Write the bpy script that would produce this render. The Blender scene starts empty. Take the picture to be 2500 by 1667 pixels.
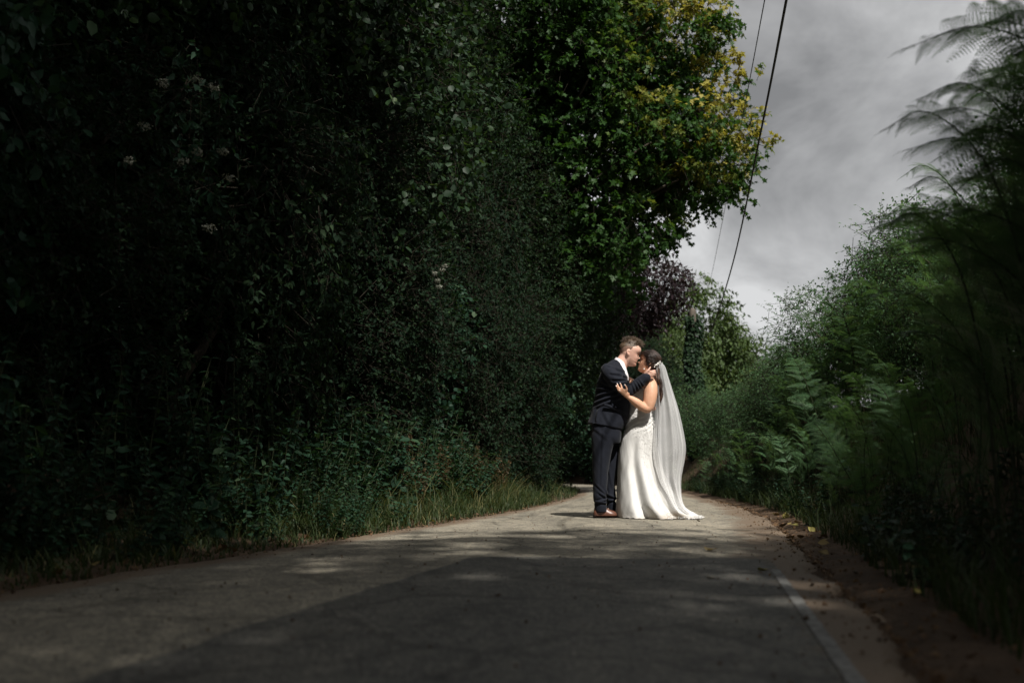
import bpy, math, random
import numpy as np
from mathutils import Vector, Matrix

S = bpy.context.scene
COL = S.collection
R = math.radians

# ------------------------------------------------------------------ camera
PITCH = 7.43
CAM_Z = 0.47
cd = bpy.data.cameras.new('camera')
cam = bpy.data.objects.new('camera', cd); COL.objects.link(cam)
cam.location = (0, 0, CAM_Z)
cam.rotation_euler = (R(90 + PITCH), 0, 0)
cd.lens = 35; cd.sensor_width = 36; cd.clip_start = 0.05; cd.clip_end = 3000
cd.dof.use_dof = True; cd.dof.focus_distance = 10.0; cd.dof.aperture_fstop = 1.9
S.camera = cam

# ------------------------------------------------------------------ sky and sun
SUN_TO = Vector((0.26, -0.55, 0.79)).normalized()
W = bpy.data.worlds.new('World'); S.world = W; W.use_nodes = True
wt = W.node_tree; wn = wt.nodes; wl = wt.links
wn.clear()
def wnode(t, **k):
    n = wn.new(t)
    for a, b in k.items(): setattr(n, a, b)
    return n
wo = wnode('ShaderNodeOutputWorld'); bg = wnode('ShaderNodeBackground')
sky = wnode('ShaderNodeTexSky'); sky.sky_type = 'NISHITA'; sky.sun_disc = False
sky.sun_elevation = math.asin(SUN_TO.z); sky.sun_rotation = math.atan2(SUN_TO.x, SUN_TO.y)
tc = wnode('ShaderNodeTexCoord'); sp = wnode('ShaderNodeSeparateXYZ')
wl.new(tc.outputs['Generated'], sp.inputs[0])
ab = wnode('ShaderNodeMath', operation='ABSOLUTE'); wl.new(sp.outputs['Z'], ab.inputs[0])
ad = wnode('ShaderNodeMath', operation='ADD'); ad.inputs[1].default_value = 0.40; wl.new(ab.outputs[0], ad.inputs[0])
dx = wnode('ShaderNodeMath', operation='DIVIDE'); wl.new(sp.outputs['X'], dx.inputs[0]); wl.new(ad.outputs[0], dx.inputs[1])
dy = wnode('ShaderNodeMath', operation='DIVIDE'); wl.new(sp.outputs['Y'], dy.inputs[0]); wl.new(ad.outputs[0], dy.inputs[1])
cb = wnode('ShaderNodeCombineXYZ'); wl.new(dx.outputs[0], cb.inputs[0]); wl.new(dy.outputs[0], cb.inputs[1])
mp = wnode('ShaderNodeMapping'); mp.inputs['Location'].default_value = (3.1, 1.35, 0.4); mp.inputs['Scale'].default_value = (1.35, 1.25, 1)
wl.new(cb.outputs[0], mp.inputs[0])
nz = wnode('ShaderNodeTexNoise'); nz.inputs['Scale'].default_value = 1.9; nz.inputs['Detail'].default_value = 6
nz.inputs['Roughness'].default_value = 0.56; nz.inputs['Distortion'].default_value = 0.35
wl.new(mp.outputs[0], nz.inputs['Vector'])
rp = wnode('ShaderNodeValToRGB'); cr = rp.color_ramp
cr.elements[0].position = 0.30; cr.elements[0].color = (1.75, 1.76, 1.78, 1)
cr.elements[1].position = 0.62; cr.elements[1].color = (5.2, 5.22, 5.24, 1)
e = cr.elements.new(0.47); e.color = (3.5, 3.51, 3.53, 1)
wl.new(nz.outputs['Fac'], rp.inputs['Fac'])
mx = wnode('ShaderNodeMixRGB'); mx.inputs['Fac'].default_value = 0.97
wl.new(sky.outputs['Color'], mx.inputs['Color1']); wl.new(rp.outputs['Color'], mx.inputs['Color2'])
wl.new(mx.outputs['Color'], bg.inputs['Color']); bg.inputs['Strength'].default_value = 0.1
wl.new(bg.outputs[0], wo.inputs['Surface'])

sd = bpy.data.lights.new('sun', 'SUN'); sd.energy = 5.0; sd.angle = R(0.75); sd.color = (1.0, 0.96, 0.895)
sun = bpy.data.objects.new('sun', sd); COL.objects.link(sun)
sun.rotation_euler = SUN_TO.to_track_quat('Z', 'Y').to_euler()

S.view_settings.view_transform = 'Standard'; S.view_settings.look = 'None'
S.view_settings.exposure = 0.45; S.view_settings.gamma = 1.0
S.view_settings.use_curve_mapping = False
cy = S.cycles
cy.use_denoising = True
cy.max_bounces = 6; cy.diffuse_bounces = 3; cy.glossy_bounces = 2; cy.transmission_bounces = 4; cy.transparent_max_bounces = 24
cy.caustics_reflective = False; cy.caustics_refractive = False
S.render.use_persistent_data = False

# ------------------------------------------------------------------ helpers
def tagit(o, label, cat, group=None):
    o['label'] = label; o['category'] = cat
    if group: o['group'] = group
    return o
def structure(o): o['kind'] = 'structure'; return o
def empty(name, loc=(0, 0, 0)):
    o = bpy.data.objects.new(name, None); COL.objects.link(o); o.location = loc
    o.empty_display_size = 0.2
    return o
def raw_mesh(name, V, F, mat=None, smooth=False, attrs=None):
    V = np.asarray(V, dtype=np.float32)
    if isinstance(F, np.ndarray): F = [F]
    F = [np.asarray(f, dtype=np.int32) for f in F if len(f)]
    me = bpy.data.meshes.new(name)
    me.vertices.add(len(V)); me.vertices.foreach_set('co', V.ravel())
    nl = sum(f.size for f in F); npoly = sum(len(f) for f in F)
    me.loops.add(nl); me.loops.foreach_set('vertex_index', np.concatenate([f.ravel() for f in F]))
    me.polygons.add(npoly)
    tot = np.concatenate([np.full(len(f), f.shape[1], dtype=np.int32) for f in F])
    st = np.concatenate([[0], np.cumsum(tot)[:-1]]).astype(np.int32)
    me.polygons.foreach_set('loop_start', st)
    if smooth: me.polygons.foreach_set('use_smooth', np.ones(npoly, dtype=bool))
    if attrs:
        for k, a in attrs.items():
            at = me.attributes.new(k, 'FLOAT', 'POINT'); at.data.foreach_set('value', np.asarray(a, dtype=np.float32))
    me.update(calc_edges=True)
    if mat: me.materials.append(mat)
    return me
def link(name, me, parent=None):
    o = bpy.data.objects.new(name, me); COL.objects.link(o)
    if parent: o.parent = parent
    return o
def mk(name, V, F, mat, parent=None, smooth=False, attrs=None):
    V = np.asarray(V, dtype=np.float64)
    if parent is not None: V = V - np.array(parent.location)
    return link(name, raw_mesh(name, V, F, mat, smooth, attrs), parent)
def copy_tree(o, loc, rz=0, sc=1.0, tilt=(0, 0)):
    c = o.copy(); COL.objects.link(c)
    c.location = loc; c.rotation_euler = (tilt[0], tilt[1], rz)
    c.scale = (sc, sc, sc) if not hasattr(sc, '__len__') else sc
    for ch in list(o.children):
        d = ch.copy(); COL.objects.link(d); d.parent = c
        for g in list(ch.children):
            q = g.copy(); COL.objects.link(q); q.parent = d
    return c
class Spawner:
    """first call moves the prototype, later calls copy it"""
    def __init__(s, root): s.root = root; s.used = False
    def __call__(s, loc, rz=0, sc=1.0, tilt=(0, 0)):
        if not s.used:
            s.used = True; o = s.root; o.location = loc; o.rotation_euler = (tilt[0], tilt[1], rz)
            o.scale = (sc, sc, sc) if not hasattr(sc, '__len__') else sc
            return o
        return copy_tree(s.root, loc, rz, sc, tilt)
def join(parts):
    """parts: list of (V, F) or (V,[F..]) -> V, [F3,F4]"""
    Vs = []; by = {}; n = 0
    for V, F in parts:
        V = np.asarray(V, dtype=np.float64)
        if isinstance(F, np.ndarray): F = [F]
        for f in F:
            f = np.asarray(f)
            if len(f): by.setdefault(f.shape[1], []).append(f + n)
        Vs.append(V); n += len(V)
    return np.concatenate(Vs), [np.concatenate(x) for x in by.values()]
def unit(v):
    v = np.asarray(v, dtype=np.float64); return v / np.maximum(np.linalg.norm(v, axis=-1, keepdims=True), 1e-9)
def catmull(P, k):
    P = np.asarray(P, dtype=np.float64); n = len(P)
    if n < 3 or k < 2:
        t = np.linspace(0, n - 1, (n - 1) * max(k, 1) + 1); i = np.minimum(t.astype(int), n - 2); f = (t - i)[:, None]
        return P[i] * (1 - f) + P[i + 1] * f
    Q = np.vstack([2 * P[0] - P[1], P, 2 * P[-1] - P[-2]])
    out = []
    for i in range(n - 1):
        p0, p1, p2, p3 = Q[i:i + 4]
        for j in range(k):
            t = j / k
            out.append(0.5 * ((2 * p1) + (-p0 + p2) * t + (2 * p0 - 5 * p1 + 4 * p2 - p3) * t * t + (-p0 + 3 * p1 - 3 * p2 + p3) * t ** 3))
    out.append(P[-1]); return np.array(out)
def tube(path, rad, seg=10, sub=4, cap=True, squash=None, up=(0, 1, 0)):
    """closed tapered tube; rad per point; squash = (factor along up axis)"""
    P = catmull(path, sub); rad = np.asarray(rad, dtype=np.float64)
    r = catmull(rad.reshape(len(rad), -1), sub)[:, 0]; r = np.maximum(r, 1e-4)
    T = unit(np.gradient(P, axis=0))
    U = np.asarray(up, dtype=np.float64)[None] - T * (T @ np.asarray(up, dtype=np.float64))[:, None]
    bad = np.linalg.norm(U, axis=1) < 1e-3
    U[bad] = np.cross(T[bad], (1, 0.3, 0.2)); U = unit(U); B = np.cross(T, U)
    if cap:
        ends = []
        for idx, s in ((0, -1), (-1, 1)):
            c, t, rr = P[idx], T[idx], r[idx]
            e = [(c + s * t * rr * math.sin(a), rr * math.cos(a), U[idx], B[idx]) for a in (R(35), R(65), R(85))]
            ends.append(e)
        rows = [x for x in reversed(ends[0])] + [(P[i], r[i], U[i], B[i]) for i in range(len(P))] + ends[1]
    else:
        rows = [(P[i], r[i], U[i], B[i]) for i in range(len(P))]
    a = np.linspace(0, 2 * math.pi, seg, endpoint=False); sq = 1.0 if squash is None else squash
    V = np.concatenate([c + rr * (np.cos(a)[:, None] * b + sq * np.sin(a)[:, None] * u) for c, rr, u, b in rows])
    m = len(rows); i = np.arange(m - 1)[:, None] * seg; j = np.arange(seg)[None]; j2 = (j + 1) % seg
    F = np.stack([i + j, i + j2, i + seg + j2, i + seg + j], -1).reshape(-1, 4)
    V = np.vstack([V, rows[0][0], rows[-1][0]]); n0 = m * seg
    c1 = np.stack([np.full(seg, n0), (np.arange(seg) + 1) % seg, np.arange(seg)], -1)
    c2 = np.stack([np.full(seg, n0 + 1), (m - 1) * seg + np.arange(seg), (m - 1) * seg + (np.arange(seg) + 1) % seg], -1)
    return V, [F, np.concatenate([c1, c2])]
def ellipsoid(c, r, seg=16, rot=None):
    la = np.linspace(-math.pi / 2, math.pi / 2, seg // 2 + 1)[1:-1]; lo = np.linspace(0, 2 * math.pi, seg, endpoint=False)
    V = np.array([(math.cos(a) * math.cos(b), math.cos(a) * math.sin(b), math.sin(a)) for a in la for b in lo] + [(0, 0, -1), (0, 0, 1)])
    V = V * np.asarray(r)
    if rot is not None: V = V @ np.asarray(rot).T
    V = V + np.asarray(c); m = len(la)
    i = np.arange(m - 1)[:, None] * seg; j = np.arange(seg)[None]; j2 = (j + 1) % seg
    F = np.stack([i + j, i + j2, i + seg + j2, i + seg + j], -1).reshape(-1, 4); n0 = m * seg
    c1 = np.stack([np.full(seg, n0), (np.arange(seg) + 1) % seg, np.arange(seg)], -1)
    c2 = np.stack([np.full(seg, n0 + 1), (m - 1) * seg + np.arange(seg), (m - 1) * seg + (np.arange(seg) + 1) % seg], -1)
    return V, [F, np.concatenate([c1, c2])]
def box(c, s):
    c = np.asarray(c); s = np.asarray(s) / 2
    V = np.array([(x, y, z) for x in (-1, 1) for y in (-1, 1) for z in (-1, 1)]) * s + c
    return V, np.array([(0, 1, 3, 2), (4, 6, 7, 5), (0, 4, 5, 1), (2, 3, 7, 6), (0, 2, 6, 4), (1, 5, 7, 3)])
def lump(p, f=1.0, seed=0.0):
    """cheap smooth 3-D noise in about -1..1"""
    p = np.asarray(p, dtype=np.float64) * f; x, y, z = p[..., 0], p[..., 1], p[..., 2]
    s = seed * 7.31
    return (np.sin(1.7 * x + 2.3 * y + 0.7 * z + s) + np.sin(-1.1 * x + 1.9 * y + 2.1 * z + 2.2 * s) + np.sin(2.6 * x - 0.9 * y - 1.6 * z + 1.3 * s)
            + 0.6 * np.sin(3.9 * x + 3.1 * z - 2.7 * y + s) + 0.6 * np.sin(-4.3 * x + 3.7 * y + 2.9 * z + 0.5 * s)) / 3.2

# ------------------------------------------------------------------ materials
def new_mat(name):
    m = bpy.data.materials.new(name); m.use_nodes = True
    nt = m.node_tree; nt.nodes.clear()
    out = nt.nodes.new('ShaderNodeOutputMaterial')
    return m, nt, out
def nd(nt, t, **k):
    n = nt.nodes.new(t)
    for a, b in k.items(): setattr(n, a, b)
    return n
def princ(nt, rough=0.6, spec=0.4, col=None):
    b = nd(nt, 'ShaderNodeBsdfPrincipled'); b.inputs['Roughness'].default_value = rough
    b.inputs['Specular IOR Level'].default_value = spec
    if col: b.inputs['Base Color'].default_value = (*col, 1)
    return b
def ramp(nt, stops):
    r = nd(nt, 'ShaderNodeValToRGB'); cr = r.color_ramp
    while len(cr.elements) < len(stops): cr.elements.new(0.5)
    for e, (p, c) in zip(cr.elements, stops): e.position = p; e.color = (*c, 1)
    return r
def leaf_mat(name, stops, trans=0.25, rough=0.5, spec=0.16, tcol=1.5):
    m, nt, out = new_mat(name); L = nt.links
    at = nd(nt, 'ShaderNodeAttribute', attribute_name='tint')
    r = ramp(nt, stops); L.new(at.outputs['Fac'], r.inputs['Fac'])
    b = princ(nt, rough, spec); L.new(r.outputs['Color'], b.inputs['Base Color'])
    t = nd(nt, 'ShaderNodeBsdfTranslucent')
    g = nd(nt, 'ShaderNodeMixRGB', blend_type='MULTIPLY'); g.inputs['Fac'].default_value = 1
    g.inputs['Color2'].default_value = (tcol * 1.05, tcol * 1.05, tcol * 0.5, 1); L.new(r.outputs['Color'], g.inputs['Color1'])
    L.new(g.outputs['Color'], t.inputs['Color'])
    mix = nd(nt, 'ShaderNodeMixShader'); mix.inputs['Fac'].default_value = trans
    L.new(b.outputs[0], mix.inputs[1]); L.new(t.outputs[0], mix.inputs[2]); L.new(mix.outputs[0], out.inputs['Surface'])
    return m
def noisy_mat(name, stops, scale=8, detail=6, rough=0.8, spec=0.3, bump=0.3, bscale=None, bdist=0.02, sheen=0):
    m, nt, out = new_mat(name); L = nt.links
    tc = nd(nt, 'ShaderNodeTexCoord'); n = nd(nt, 'ShaderNodeTexNoise'); n.inputs['Scale'].default_value = scale; n.inputs['Detail'].default_value = detail
    L.new(tc.outputs['Object'], n.inputs['Vector'])
    r = ramp(nt, stops); L.new(n.outputs['Fac'], r.inputs['Fac'])
    b = princ(nt, rough, spec); L.new(r.outputs['Color'], b.inputs['Base Color'])
    if sheen: b.inputs['Sheen Weight'].default_value = sheen
    n2 = nd(nt, 'ShaderNodeTexNoise'); n2.inputs['Scale'].default_value = bscale or scale * 3; n2.inputs['Detail'].default_value = 5
    L.new(tc.outputs['Object'], n2.inputs['Vector'])
    bp = nd(nt, 'ShaderNodeBump'); bp.inputs['Strength'].default_value = bump; bp.inputs['Distance'].default_value = bdist
    L.new(n2.outputs['Fac'], bp.inputs['Height']); L.new(bp.outputs[0], b.inputs['Normal'])
    L.new(b.outputs[0], out.inputs['Surface'])
    return m
M = {}
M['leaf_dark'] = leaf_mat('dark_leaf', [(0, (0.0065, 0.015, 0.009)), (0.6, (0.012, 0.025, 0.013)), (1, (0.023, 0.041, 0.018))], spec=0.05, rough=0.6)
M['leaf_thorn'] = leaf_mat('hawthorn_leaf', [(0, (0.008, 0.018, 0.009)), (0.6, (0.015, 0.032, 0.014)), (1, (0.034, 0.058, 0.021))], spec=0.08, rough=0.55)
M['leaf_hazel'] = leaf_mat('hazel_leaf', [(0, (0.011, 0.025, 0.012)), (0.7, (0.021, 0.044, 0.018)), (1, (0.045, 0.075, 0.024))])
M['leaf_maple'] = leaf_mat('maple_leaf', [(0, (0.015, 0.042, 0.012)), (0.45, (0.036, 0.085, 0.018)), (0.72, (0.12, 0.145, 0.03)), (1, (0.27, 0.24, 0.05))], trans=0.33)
M['leaf_plum'] = leaf_mat('purple_leaf', [(0, (0.018, 0.012, 0.015)), (1, (0.04, 0.025, 0.03))], trans=0.2)
M['leaf_far'] = leaf_mat('pale_leaf', [(0, (0.035, 0.06, 0.02)), (0.6, (0.06, 0.095, 0.03)), (1, (0.1, 0.135, 0.04))])
M['leaf_ivy'] = leaf_mat('ivy_leaf', [(0, (0.01, 0.026, 0.012)), (1, (0.025, 0.05, 0.02))], trans=0.1, rough=0.55, spec=0.2)
M['leaf_nettle'] = leaf_mat('nettle_leaf', [(0, (0.011, 0.03, 0.019)), (0.8, (0.02, 0.048, 0.026)), (1, (0.04, 0.072, 0.032))], spec=0.1)
M['fern'] = leaf_mat('bracken_green', [(0, (0.04, 0.092, 0.043)), (0.7, (0.068, 0.135, 0.06)), (1, (0.12, 0.17, 0.074))], trans=0.32)
M['grass'] = leaf_mat('grass_blade', [(0, (0.02, 0.036, 0.013)), (0.6, (0.038, 0.055, 0.02)), (0.85, (0.085, 0.088, 0.036)), (1, (0.17, 0.15, 0.07))], trans=0.3)
M['dry'] = leaf_mat('dried_stalk', [(0, (0.03, 0.02, 0.01)), (0.6, (0.058, 0.037, 0.017)), (1, (0.1, 0.066, 0.03))], trans=0.2)
M['fallen'] = leaf_mat('fallen_leaf', [(0, (0.05, 0.032, 0.019)), (0.35, (0.12, 0.07, 0.038)), (0.7, (0.2, 0.14, 0.06)), (1, (0.30, 0.26, 0.08))], trans=0.1, rough=0.6)
M['petal'] = leaf_mat('white_petal', [(0, (0.1, 0.105, 0.085)), (1, (0.24, 0.24, 0.2))], trans=0.2, tcol=1.1)
M['bark'] = noisy_mat('bark', [(0.3, (0.03, 0.024, 0.018)), (0.7, (0.085, 0.07, 0.05))], 14, bump=0.7)
M['stem'] = noisy_mat('green_stem', [(0.3, (0.014, 0.024, 0.011)), (0.7, (0.034, 0.038, 0.018))], 20, bump=0.2, spec=0.15)
M['twig'] = noisy_mat('twig', [(0.3, (0.012, 0.011, 0.008)), (0.7, (0.032, 0.027, 0.02))], 20, bump=0.2, spec=0.1, rough=0.9)
M['pole'] = noisy_mat('weathered_pole', [(0.3, (0.06, 0.05, 0.04)), (0.7, (0.12, 0.1, 0.08))], 10, bump=0.4)
M['cable'] = noisy_mat('black_cable', [(0.3, (0.012, 0.012, 0.013)), (0.7, (0.025, 0.025, 0.026))], 10, rough=0.5, bump=0.05)

# ------------------------------------------------------------------ the lane
YT = np.array([-30, -6, 0, 2.2, 3.94, 4.66, 8, 9.93, 11.2, 13, 19, 25, 32, 40, 52, 70, 400])
XLT = np.array([-10.5, -4.5, -3.0, -2.46, -2.03, -1.84, -0.96, -0.48, -0.17, 0.22, 1.2, 1.72, 1.2, -1.2, -7, -18, -18])
XRT = np.array([-6.6, -0.85, 0.48, 0.93, 1.3, 1.45, 2.15, 2.55, 2.72, 2.98, 3.52, 4.0, 3.7, 1.8, -3.6, -14, -14])
_yy = np.linspace(-30, 400, 4301)
def _sm(t):
    v = np.interp(_yy, YT, t); k = np.hanning(31); k /= k.sum()
    return np.convolve(np.pad(v, 15, mode='edge'), k, mode='valid')
_xl, _xr = _sm(XLT), _sm(XRT)
def XL(y): return np.interp(y, _yy, _xl)
def XR(y): return np.interp(y, _yy, _xr)
def sstep(a, b, x):
    t = np.clip((np.asarray(x, dtype=np.float64) - a) / (b - a), 0, 1); return t * t * (3 - 2 * t)
def ground_h(x, y):
    x = np.asarray(x, dtype=np.float64); y = np.asarray(y, dtype=np.float64)
    dr = x - XR(y); dl = XL(y) - x
    n = lump(np.stack([x, y, 0 * x], -1), 1.1, 3); n2 = lump(np.stack([x, y, 0 * x], -1), 5.0, 5)
    h = np.zeros(np.broadcast(x, y).shape)
    h += sstep(-0.05, 0.35, dr) * (0.03 + 0.02 * n2) + sstep(0.35, 2.4, dr) * (1.45 + 0.18 * n) + sstep(2.4, 9, dr) * 0.5 * (1 - sstep(30, 60, y))
    h += sstep(-0.05, 0.3, dl) * (0.025 + 0.015 * n2) + sstep(0.3, 2.2, dl) * (0.45 + 0.1 * n) + sstep(2.0, 5.0, dl) * 1.6
    inside = (dr < 0.02) & (dl < 0.02)
    return np.where(inside, -0.03, h)
def camber(x, y):
    l, r = XL(y), XR(y); u = (x - l) / (r - l)
    return 0.05 * (1 - (2 * u - 1) ** 2) * 0.6
def ground_material():
    m, nt, out = new_mat('soil_ground'); L = nt.links
    tc = nd(nt, 'ShaderNodeTexCoord')
    n = nd(nt, 'ShaderNodeTexNoise'); n.inputs['Scale'].default_value = 3; n.inputs['Detail'].default_value = 9; n.inputs['Roughness'].default_value = 0.65
    L.new(tc.outputs['Object'], n.inputs['Vector'])
    r = ramp(nt, [(0.3, (0.03, 0.02, 0.012)), (0.55, (0.075, 0.048, 0.03)), (0.75, (0.12, 0.085, 0.055))]); L.new(n.outputs['Fac'], r.inputs['Fac'])
    b = princ(nt, 0.9, 0.2); L.new(r.outputs['Color'], b.inputs['Base Color'])
    n2 = nd(nt, 'ShaderNodeTexNoise'); n2.inputs['Scale'].default_value = 30; n2.inputs['Detail'].default_value = 6; L.new(tc.outputs['Object'], n2.inputs['Vector'])
    bp = nd(nt, 'ShaderNodeBump'); bp.inputs['Strength'].default_value = 0.8; bp.inputs['Distance'].default_value = 0.03
    L.new(n2.outputs['Fac'], bp.inputs['Height']); L.new(bp.outputs[0], b.inputs['Normal']); L.new(b.outputs[0], out.inputs['Surface'])
    return m
def asphalt(name, c0, c1, c2, dust):
    m, nt, out = new_mat(name); L = nt.links
    tc = nd(nt, 'ShaderNodeTexCoord')
    big = nd(nt, 'ShaderNodeTexNoise'); big.inputs['Scale'].default_value = 0.9; big.inputs['Detail'].default_value = 6; big.inputs['Roughness'].default_value = 0.6
    mpn = nd(nt, 'ShaderNodeMapping'); mpn.inputs['Rotation'].default_value = (0, 0, R(14)); mpn.inputs['Scale'].default_value = (1.5, 0.35, 1)
    L.new(tc.outputs['Object'], mpn.inputs[0]); L.new(mpn.outputs[0], big.inputs['Vector'])
    r = ramp(nt, [(0.32, c0), (0.5, c1), (0.72, c2)]); L.new(big.outputs['Fac'], r.inputs['Fac'])
    v = nd(nt, 'ShaderNodeTexVoronoi'); v.inputs['Scale'].default_value = 95; L.new(tc.outputs['Object'], v.inputs['Vector'])
    sep = nd(nt, 'ShaderNodeSeparateColor'); L.new(v.outputs['Color'], sep.inputs[0])
    rr = ramp(nt, [(0, (0.45, 0.45, 0.46)), (0.6, (1, 1, 1)), (1, (1.75, 1.7, 1.6))]); L.new(sep.outputs[0], rr.inputs['Fac'])
    mu = nd(nt, 'ShaderNodeMixRGB', blend_type='MULTIPLY'); mu.inputs['Fac'].default_value = 0.75
    L.new(r.outputs['Color'], mu.inputs['Color1']); L.new(rr.outputs['Color'], mu.inputs['Color2'])
    # dark cracks and damp stains with a shape of their own
    st = nd(nt, 'ShaderNodeTexNoise'); st.inputs['Scale'].default_value = 2.6; st.inputs['Detail'].default_value = 7; st.inputs['Roughness'].default_value = 0.7; L.new(tc.outputs['Object'], st.inputs['Vector'])
    sr = ramp(nt, [(0.36, (0.6, 0.6, 0.6)), (0.46, (1, 1, 1))]); L.new(st.outputs['Fac'], sr.inputs['Fac'])
    m2 = nd(nt, 'ShaderNodeMixRGB', blend_type='MULTIPLY'); m2.inputs['Fac'].default_value = 0.8
    L.new(mu.outputs['Color'], m2.inputs['Color1']); L.new(sr.outputs['Color'], m2.inputs['Color2'])
    # worn mottling and hairline cracks
    wn_ = nd(nt, 'ShaderNodeTexNoise'); wn_.inputs['Scale'].default_value = 17; wn_.inputs['Detail'].default_value = 5; wn_.inputs['Roughness'].default_value = 0.7; L.new(tc.outputs['Object'], wn_.inputs['Vector'])
    wr_ = ramp(nt, [(0.35, (0.62, 0.62, 0.63)), (0.5, (1, 1, 1)), (0.68, (1.35, 1.32, 1.26))]); L.new(wn_.outputs['Fac'], wr_.inputs['Fac'])
    mw = nd(nt, 'ShaderNodeMixRGB', blend_type='MULTIPLY'); mw.inputs['Fac'].default_value = 0.85; L.new(m2.outputs['Color'], mw.inputs['Color1']); L.new(wr_.outputs['Color'], mw.inputs['Color2'])
    dv_ = nd(nt, 'ShaderNodeTexNoise'); dv_.inputs['Scale'].default_value = 3.0; dv_.inputs['Detail'].default_value = 4; L.new(tc.outputs['Object'], dv_.inputs['Vector'])
    av_ = nd(nt, 'ShaderNodeVectorMath', operation='MULTIPLY_ADD'); av_.inputs[1].default_value = (0.35, 0.35, 0.35); L.new(dv_.outputs['Color'], av_.inputs[0]); L.new(tc.outputs['Object'], av_.inputs[2])
    cv_ = nd(nt, 'ShaderNodeTexVoronoi', feature='DISTANCE_TO_EDGE'); cv_.inputs['Scale'].default_value = 1.1; L.new(av_.outputs[0], cv_.inputs['Vector'])
    ck = ramp(nt, [(0.0, (0.35, 0.34, 0.33)), (0.012, (0.5, 0.5, 0.5)), (0.03, (1, 1, 1))]); L.new(cv_.outputs['Distance'], ck.inputs['Fac'])
    m2 = nd(nt, 'ShaderNodeMixRGB', blend_type='MULTIPLY'); m2.inputs['Fac'].default_value = 0.6; L.new(mw.outputs['Color'], m2.inputs['Color1']); L.new(ck.outputs['Color'], m2.inputs['Color2'])
    # dust blown in from the edges
    at = nd(nt, 'ShaderNodeAttribute', attribute_name='edge')
    dn = nd(nt, 'ShaderNodeTexNoise'); dn.inputs['Scale'].default_value = 7; dn.inputs['Detail'].default_value = 6; L.new(tc.outputs['Object'], dn.inputs['Vector'])
    ma = nd(nt, 'ShaderNodeMath', operation='MULTIPLY_ADD'); ma.inputs[1].default_value = 0.7; L.new(dn.outputs['Fac'], ma.inputs[0]); L.new(at.outputs['Fac'], ma.inputs[2])
    dr_ = ramp(nt, [(0.72, (0, 0, 0)), (1.0, (1, 1, 1))]); L.new(ma.outputs[0], dr_.inputs['Fac'])
    m3 = nd(nt, 'ShaderNodeMixRGB'); m3.inputs['Color2'].default_value = (*dust, 1)
    L.new(dr_.outputs['Color'], m3.inputs['Fac']); L.new(m2.outputs['Color'], m3.inputs['Color1'])
    b = princ(nt, 0.75, 0.35); L.new(m3.outputs['Color'], b.inputs['Base Color'])
    bp = nd(nt, 'ShaderNodeBump'); bp.inputs['Strength'].default_value = 0.55; bp.inputs['Distance'].default_value = 0.006
    L.new(v.outputs['Distance'], bp.inputs['Height']); L.new(bp.outputs[0], b.inputs['Normal']); L.new(b.outputs[0], out.inputs['Surface'])
    return m
M['ground'] = ground_material()
M['road'] = asphalt('worn_asphalt', (0.13, 0.12, 0.097), (0.2, 0.182, 0.145), (0.28, 0.25, 0.195), (0.13, 0.095, 0.065))
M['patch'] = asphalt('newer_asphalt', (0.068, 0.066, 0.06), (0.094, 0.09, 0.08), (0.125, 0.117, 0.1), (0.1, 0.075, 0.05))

# ------------------------------------------------------------------ ground, road
yg = np.unique(np.concatenate([np.linspace(-30, 0, 31), np.linspace(0, 32, 161), np.linspace(32, 80, 49), np.array([100, 130, 180, 260, 400, 700, 1200])]))
lo = [900, 300, 120, 60, 30, 18, 12, 8, 6, 5, 4, 3.4, 2.8, 2.3, 1.9, 1.6, 1.3, 1.0, 0.8, 0.6, 0.45, 0.3, 0.18, 0.08, -0.03, -0.12]
cols = [(-1, d) for d in lo] + [(1, d) for d in lo[::-1]]
GX = np.stack([(XL(yg) - d) if s < 0 else (XR(yg) + d) for s, d in cols], 1); GY = np.repeat(yg[:, None], len(cols), 1)
GZ = ground_h(GX, GY)
nr, nc = GX.shape
idx = np.arange(nr * nc).reshape(nr, nc)
GF = np.stack([idx[:-1, :-1], idx[:-1, 1:], idx[1:, 1:], idx[1:, :-1]], -1).reshape(-1, 4)
structure(mk('ground', np.stack([GX, GY, GZ], -1).reshape(-1, 3), GF, M['ground'], smooth=True))

rng = np.random.default_rng(11)
yr = np.concatenate([np.linspace(-20, 0, 21), np.linspace(0.1, 34, 340), np.linspace(35, 75, 41)])
us = np.concatenate([[0, 0.015, 0.05], np.linspace(0.12, 0.88, 14), [0.95, 0.985, 1]])
jl = 0.05 * lump(np.stack([yr * 2.1, 0 * yr, 0 * yr], -1), 1, 1) + 0.03 * lump(np.stack([yr * 9, 0 * yr, 0 * yr], -1), 1, 2)
jr = 0.07 * lump(np.stack([yr * 1.7, 0 * yr, 0 * yr], -1), 1, 4) + 0.04 * lump(np.stack([yr * 8, 0 * yr, 0 * yr], -1), 1, 6)
A = XL(yr) + jl; B = XR(yr) + jr
RX = A[:, None] * (1 - us) + B[:, None] * us; RY = np.repeat(yr[:, None], len(us), 1)
RZ = 0.03 * (1 - (2 * us - 1) ** 2)[None] * 0.7 + 0.004 + 0 * RX
RZ[:, 0] -= 0.03; RZ[:, -1] -= 0.03
edge = np.repeat(np.maximum(1 - us / 0.14, (us - 0.80) / 0.2).clip(0, 1)[None] ** 0.8, len(yr), 0)
nr, nc = RX.shape; idx = np.arange(nr * nc).reshape(nr, nc)
RF = np.stack([idx[:-1, :-1], idx[:-1, 1:], idx[1:, 1:], idx[1:, :-1]], -1).reshape(-1, 4)
road = structure(mk('road', np.stack([RX, RY, RZ], -1).reshape(-1, 3), RF, M['road'], smooth=True, attrs={'edge': edge.ravel()}))
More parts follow.
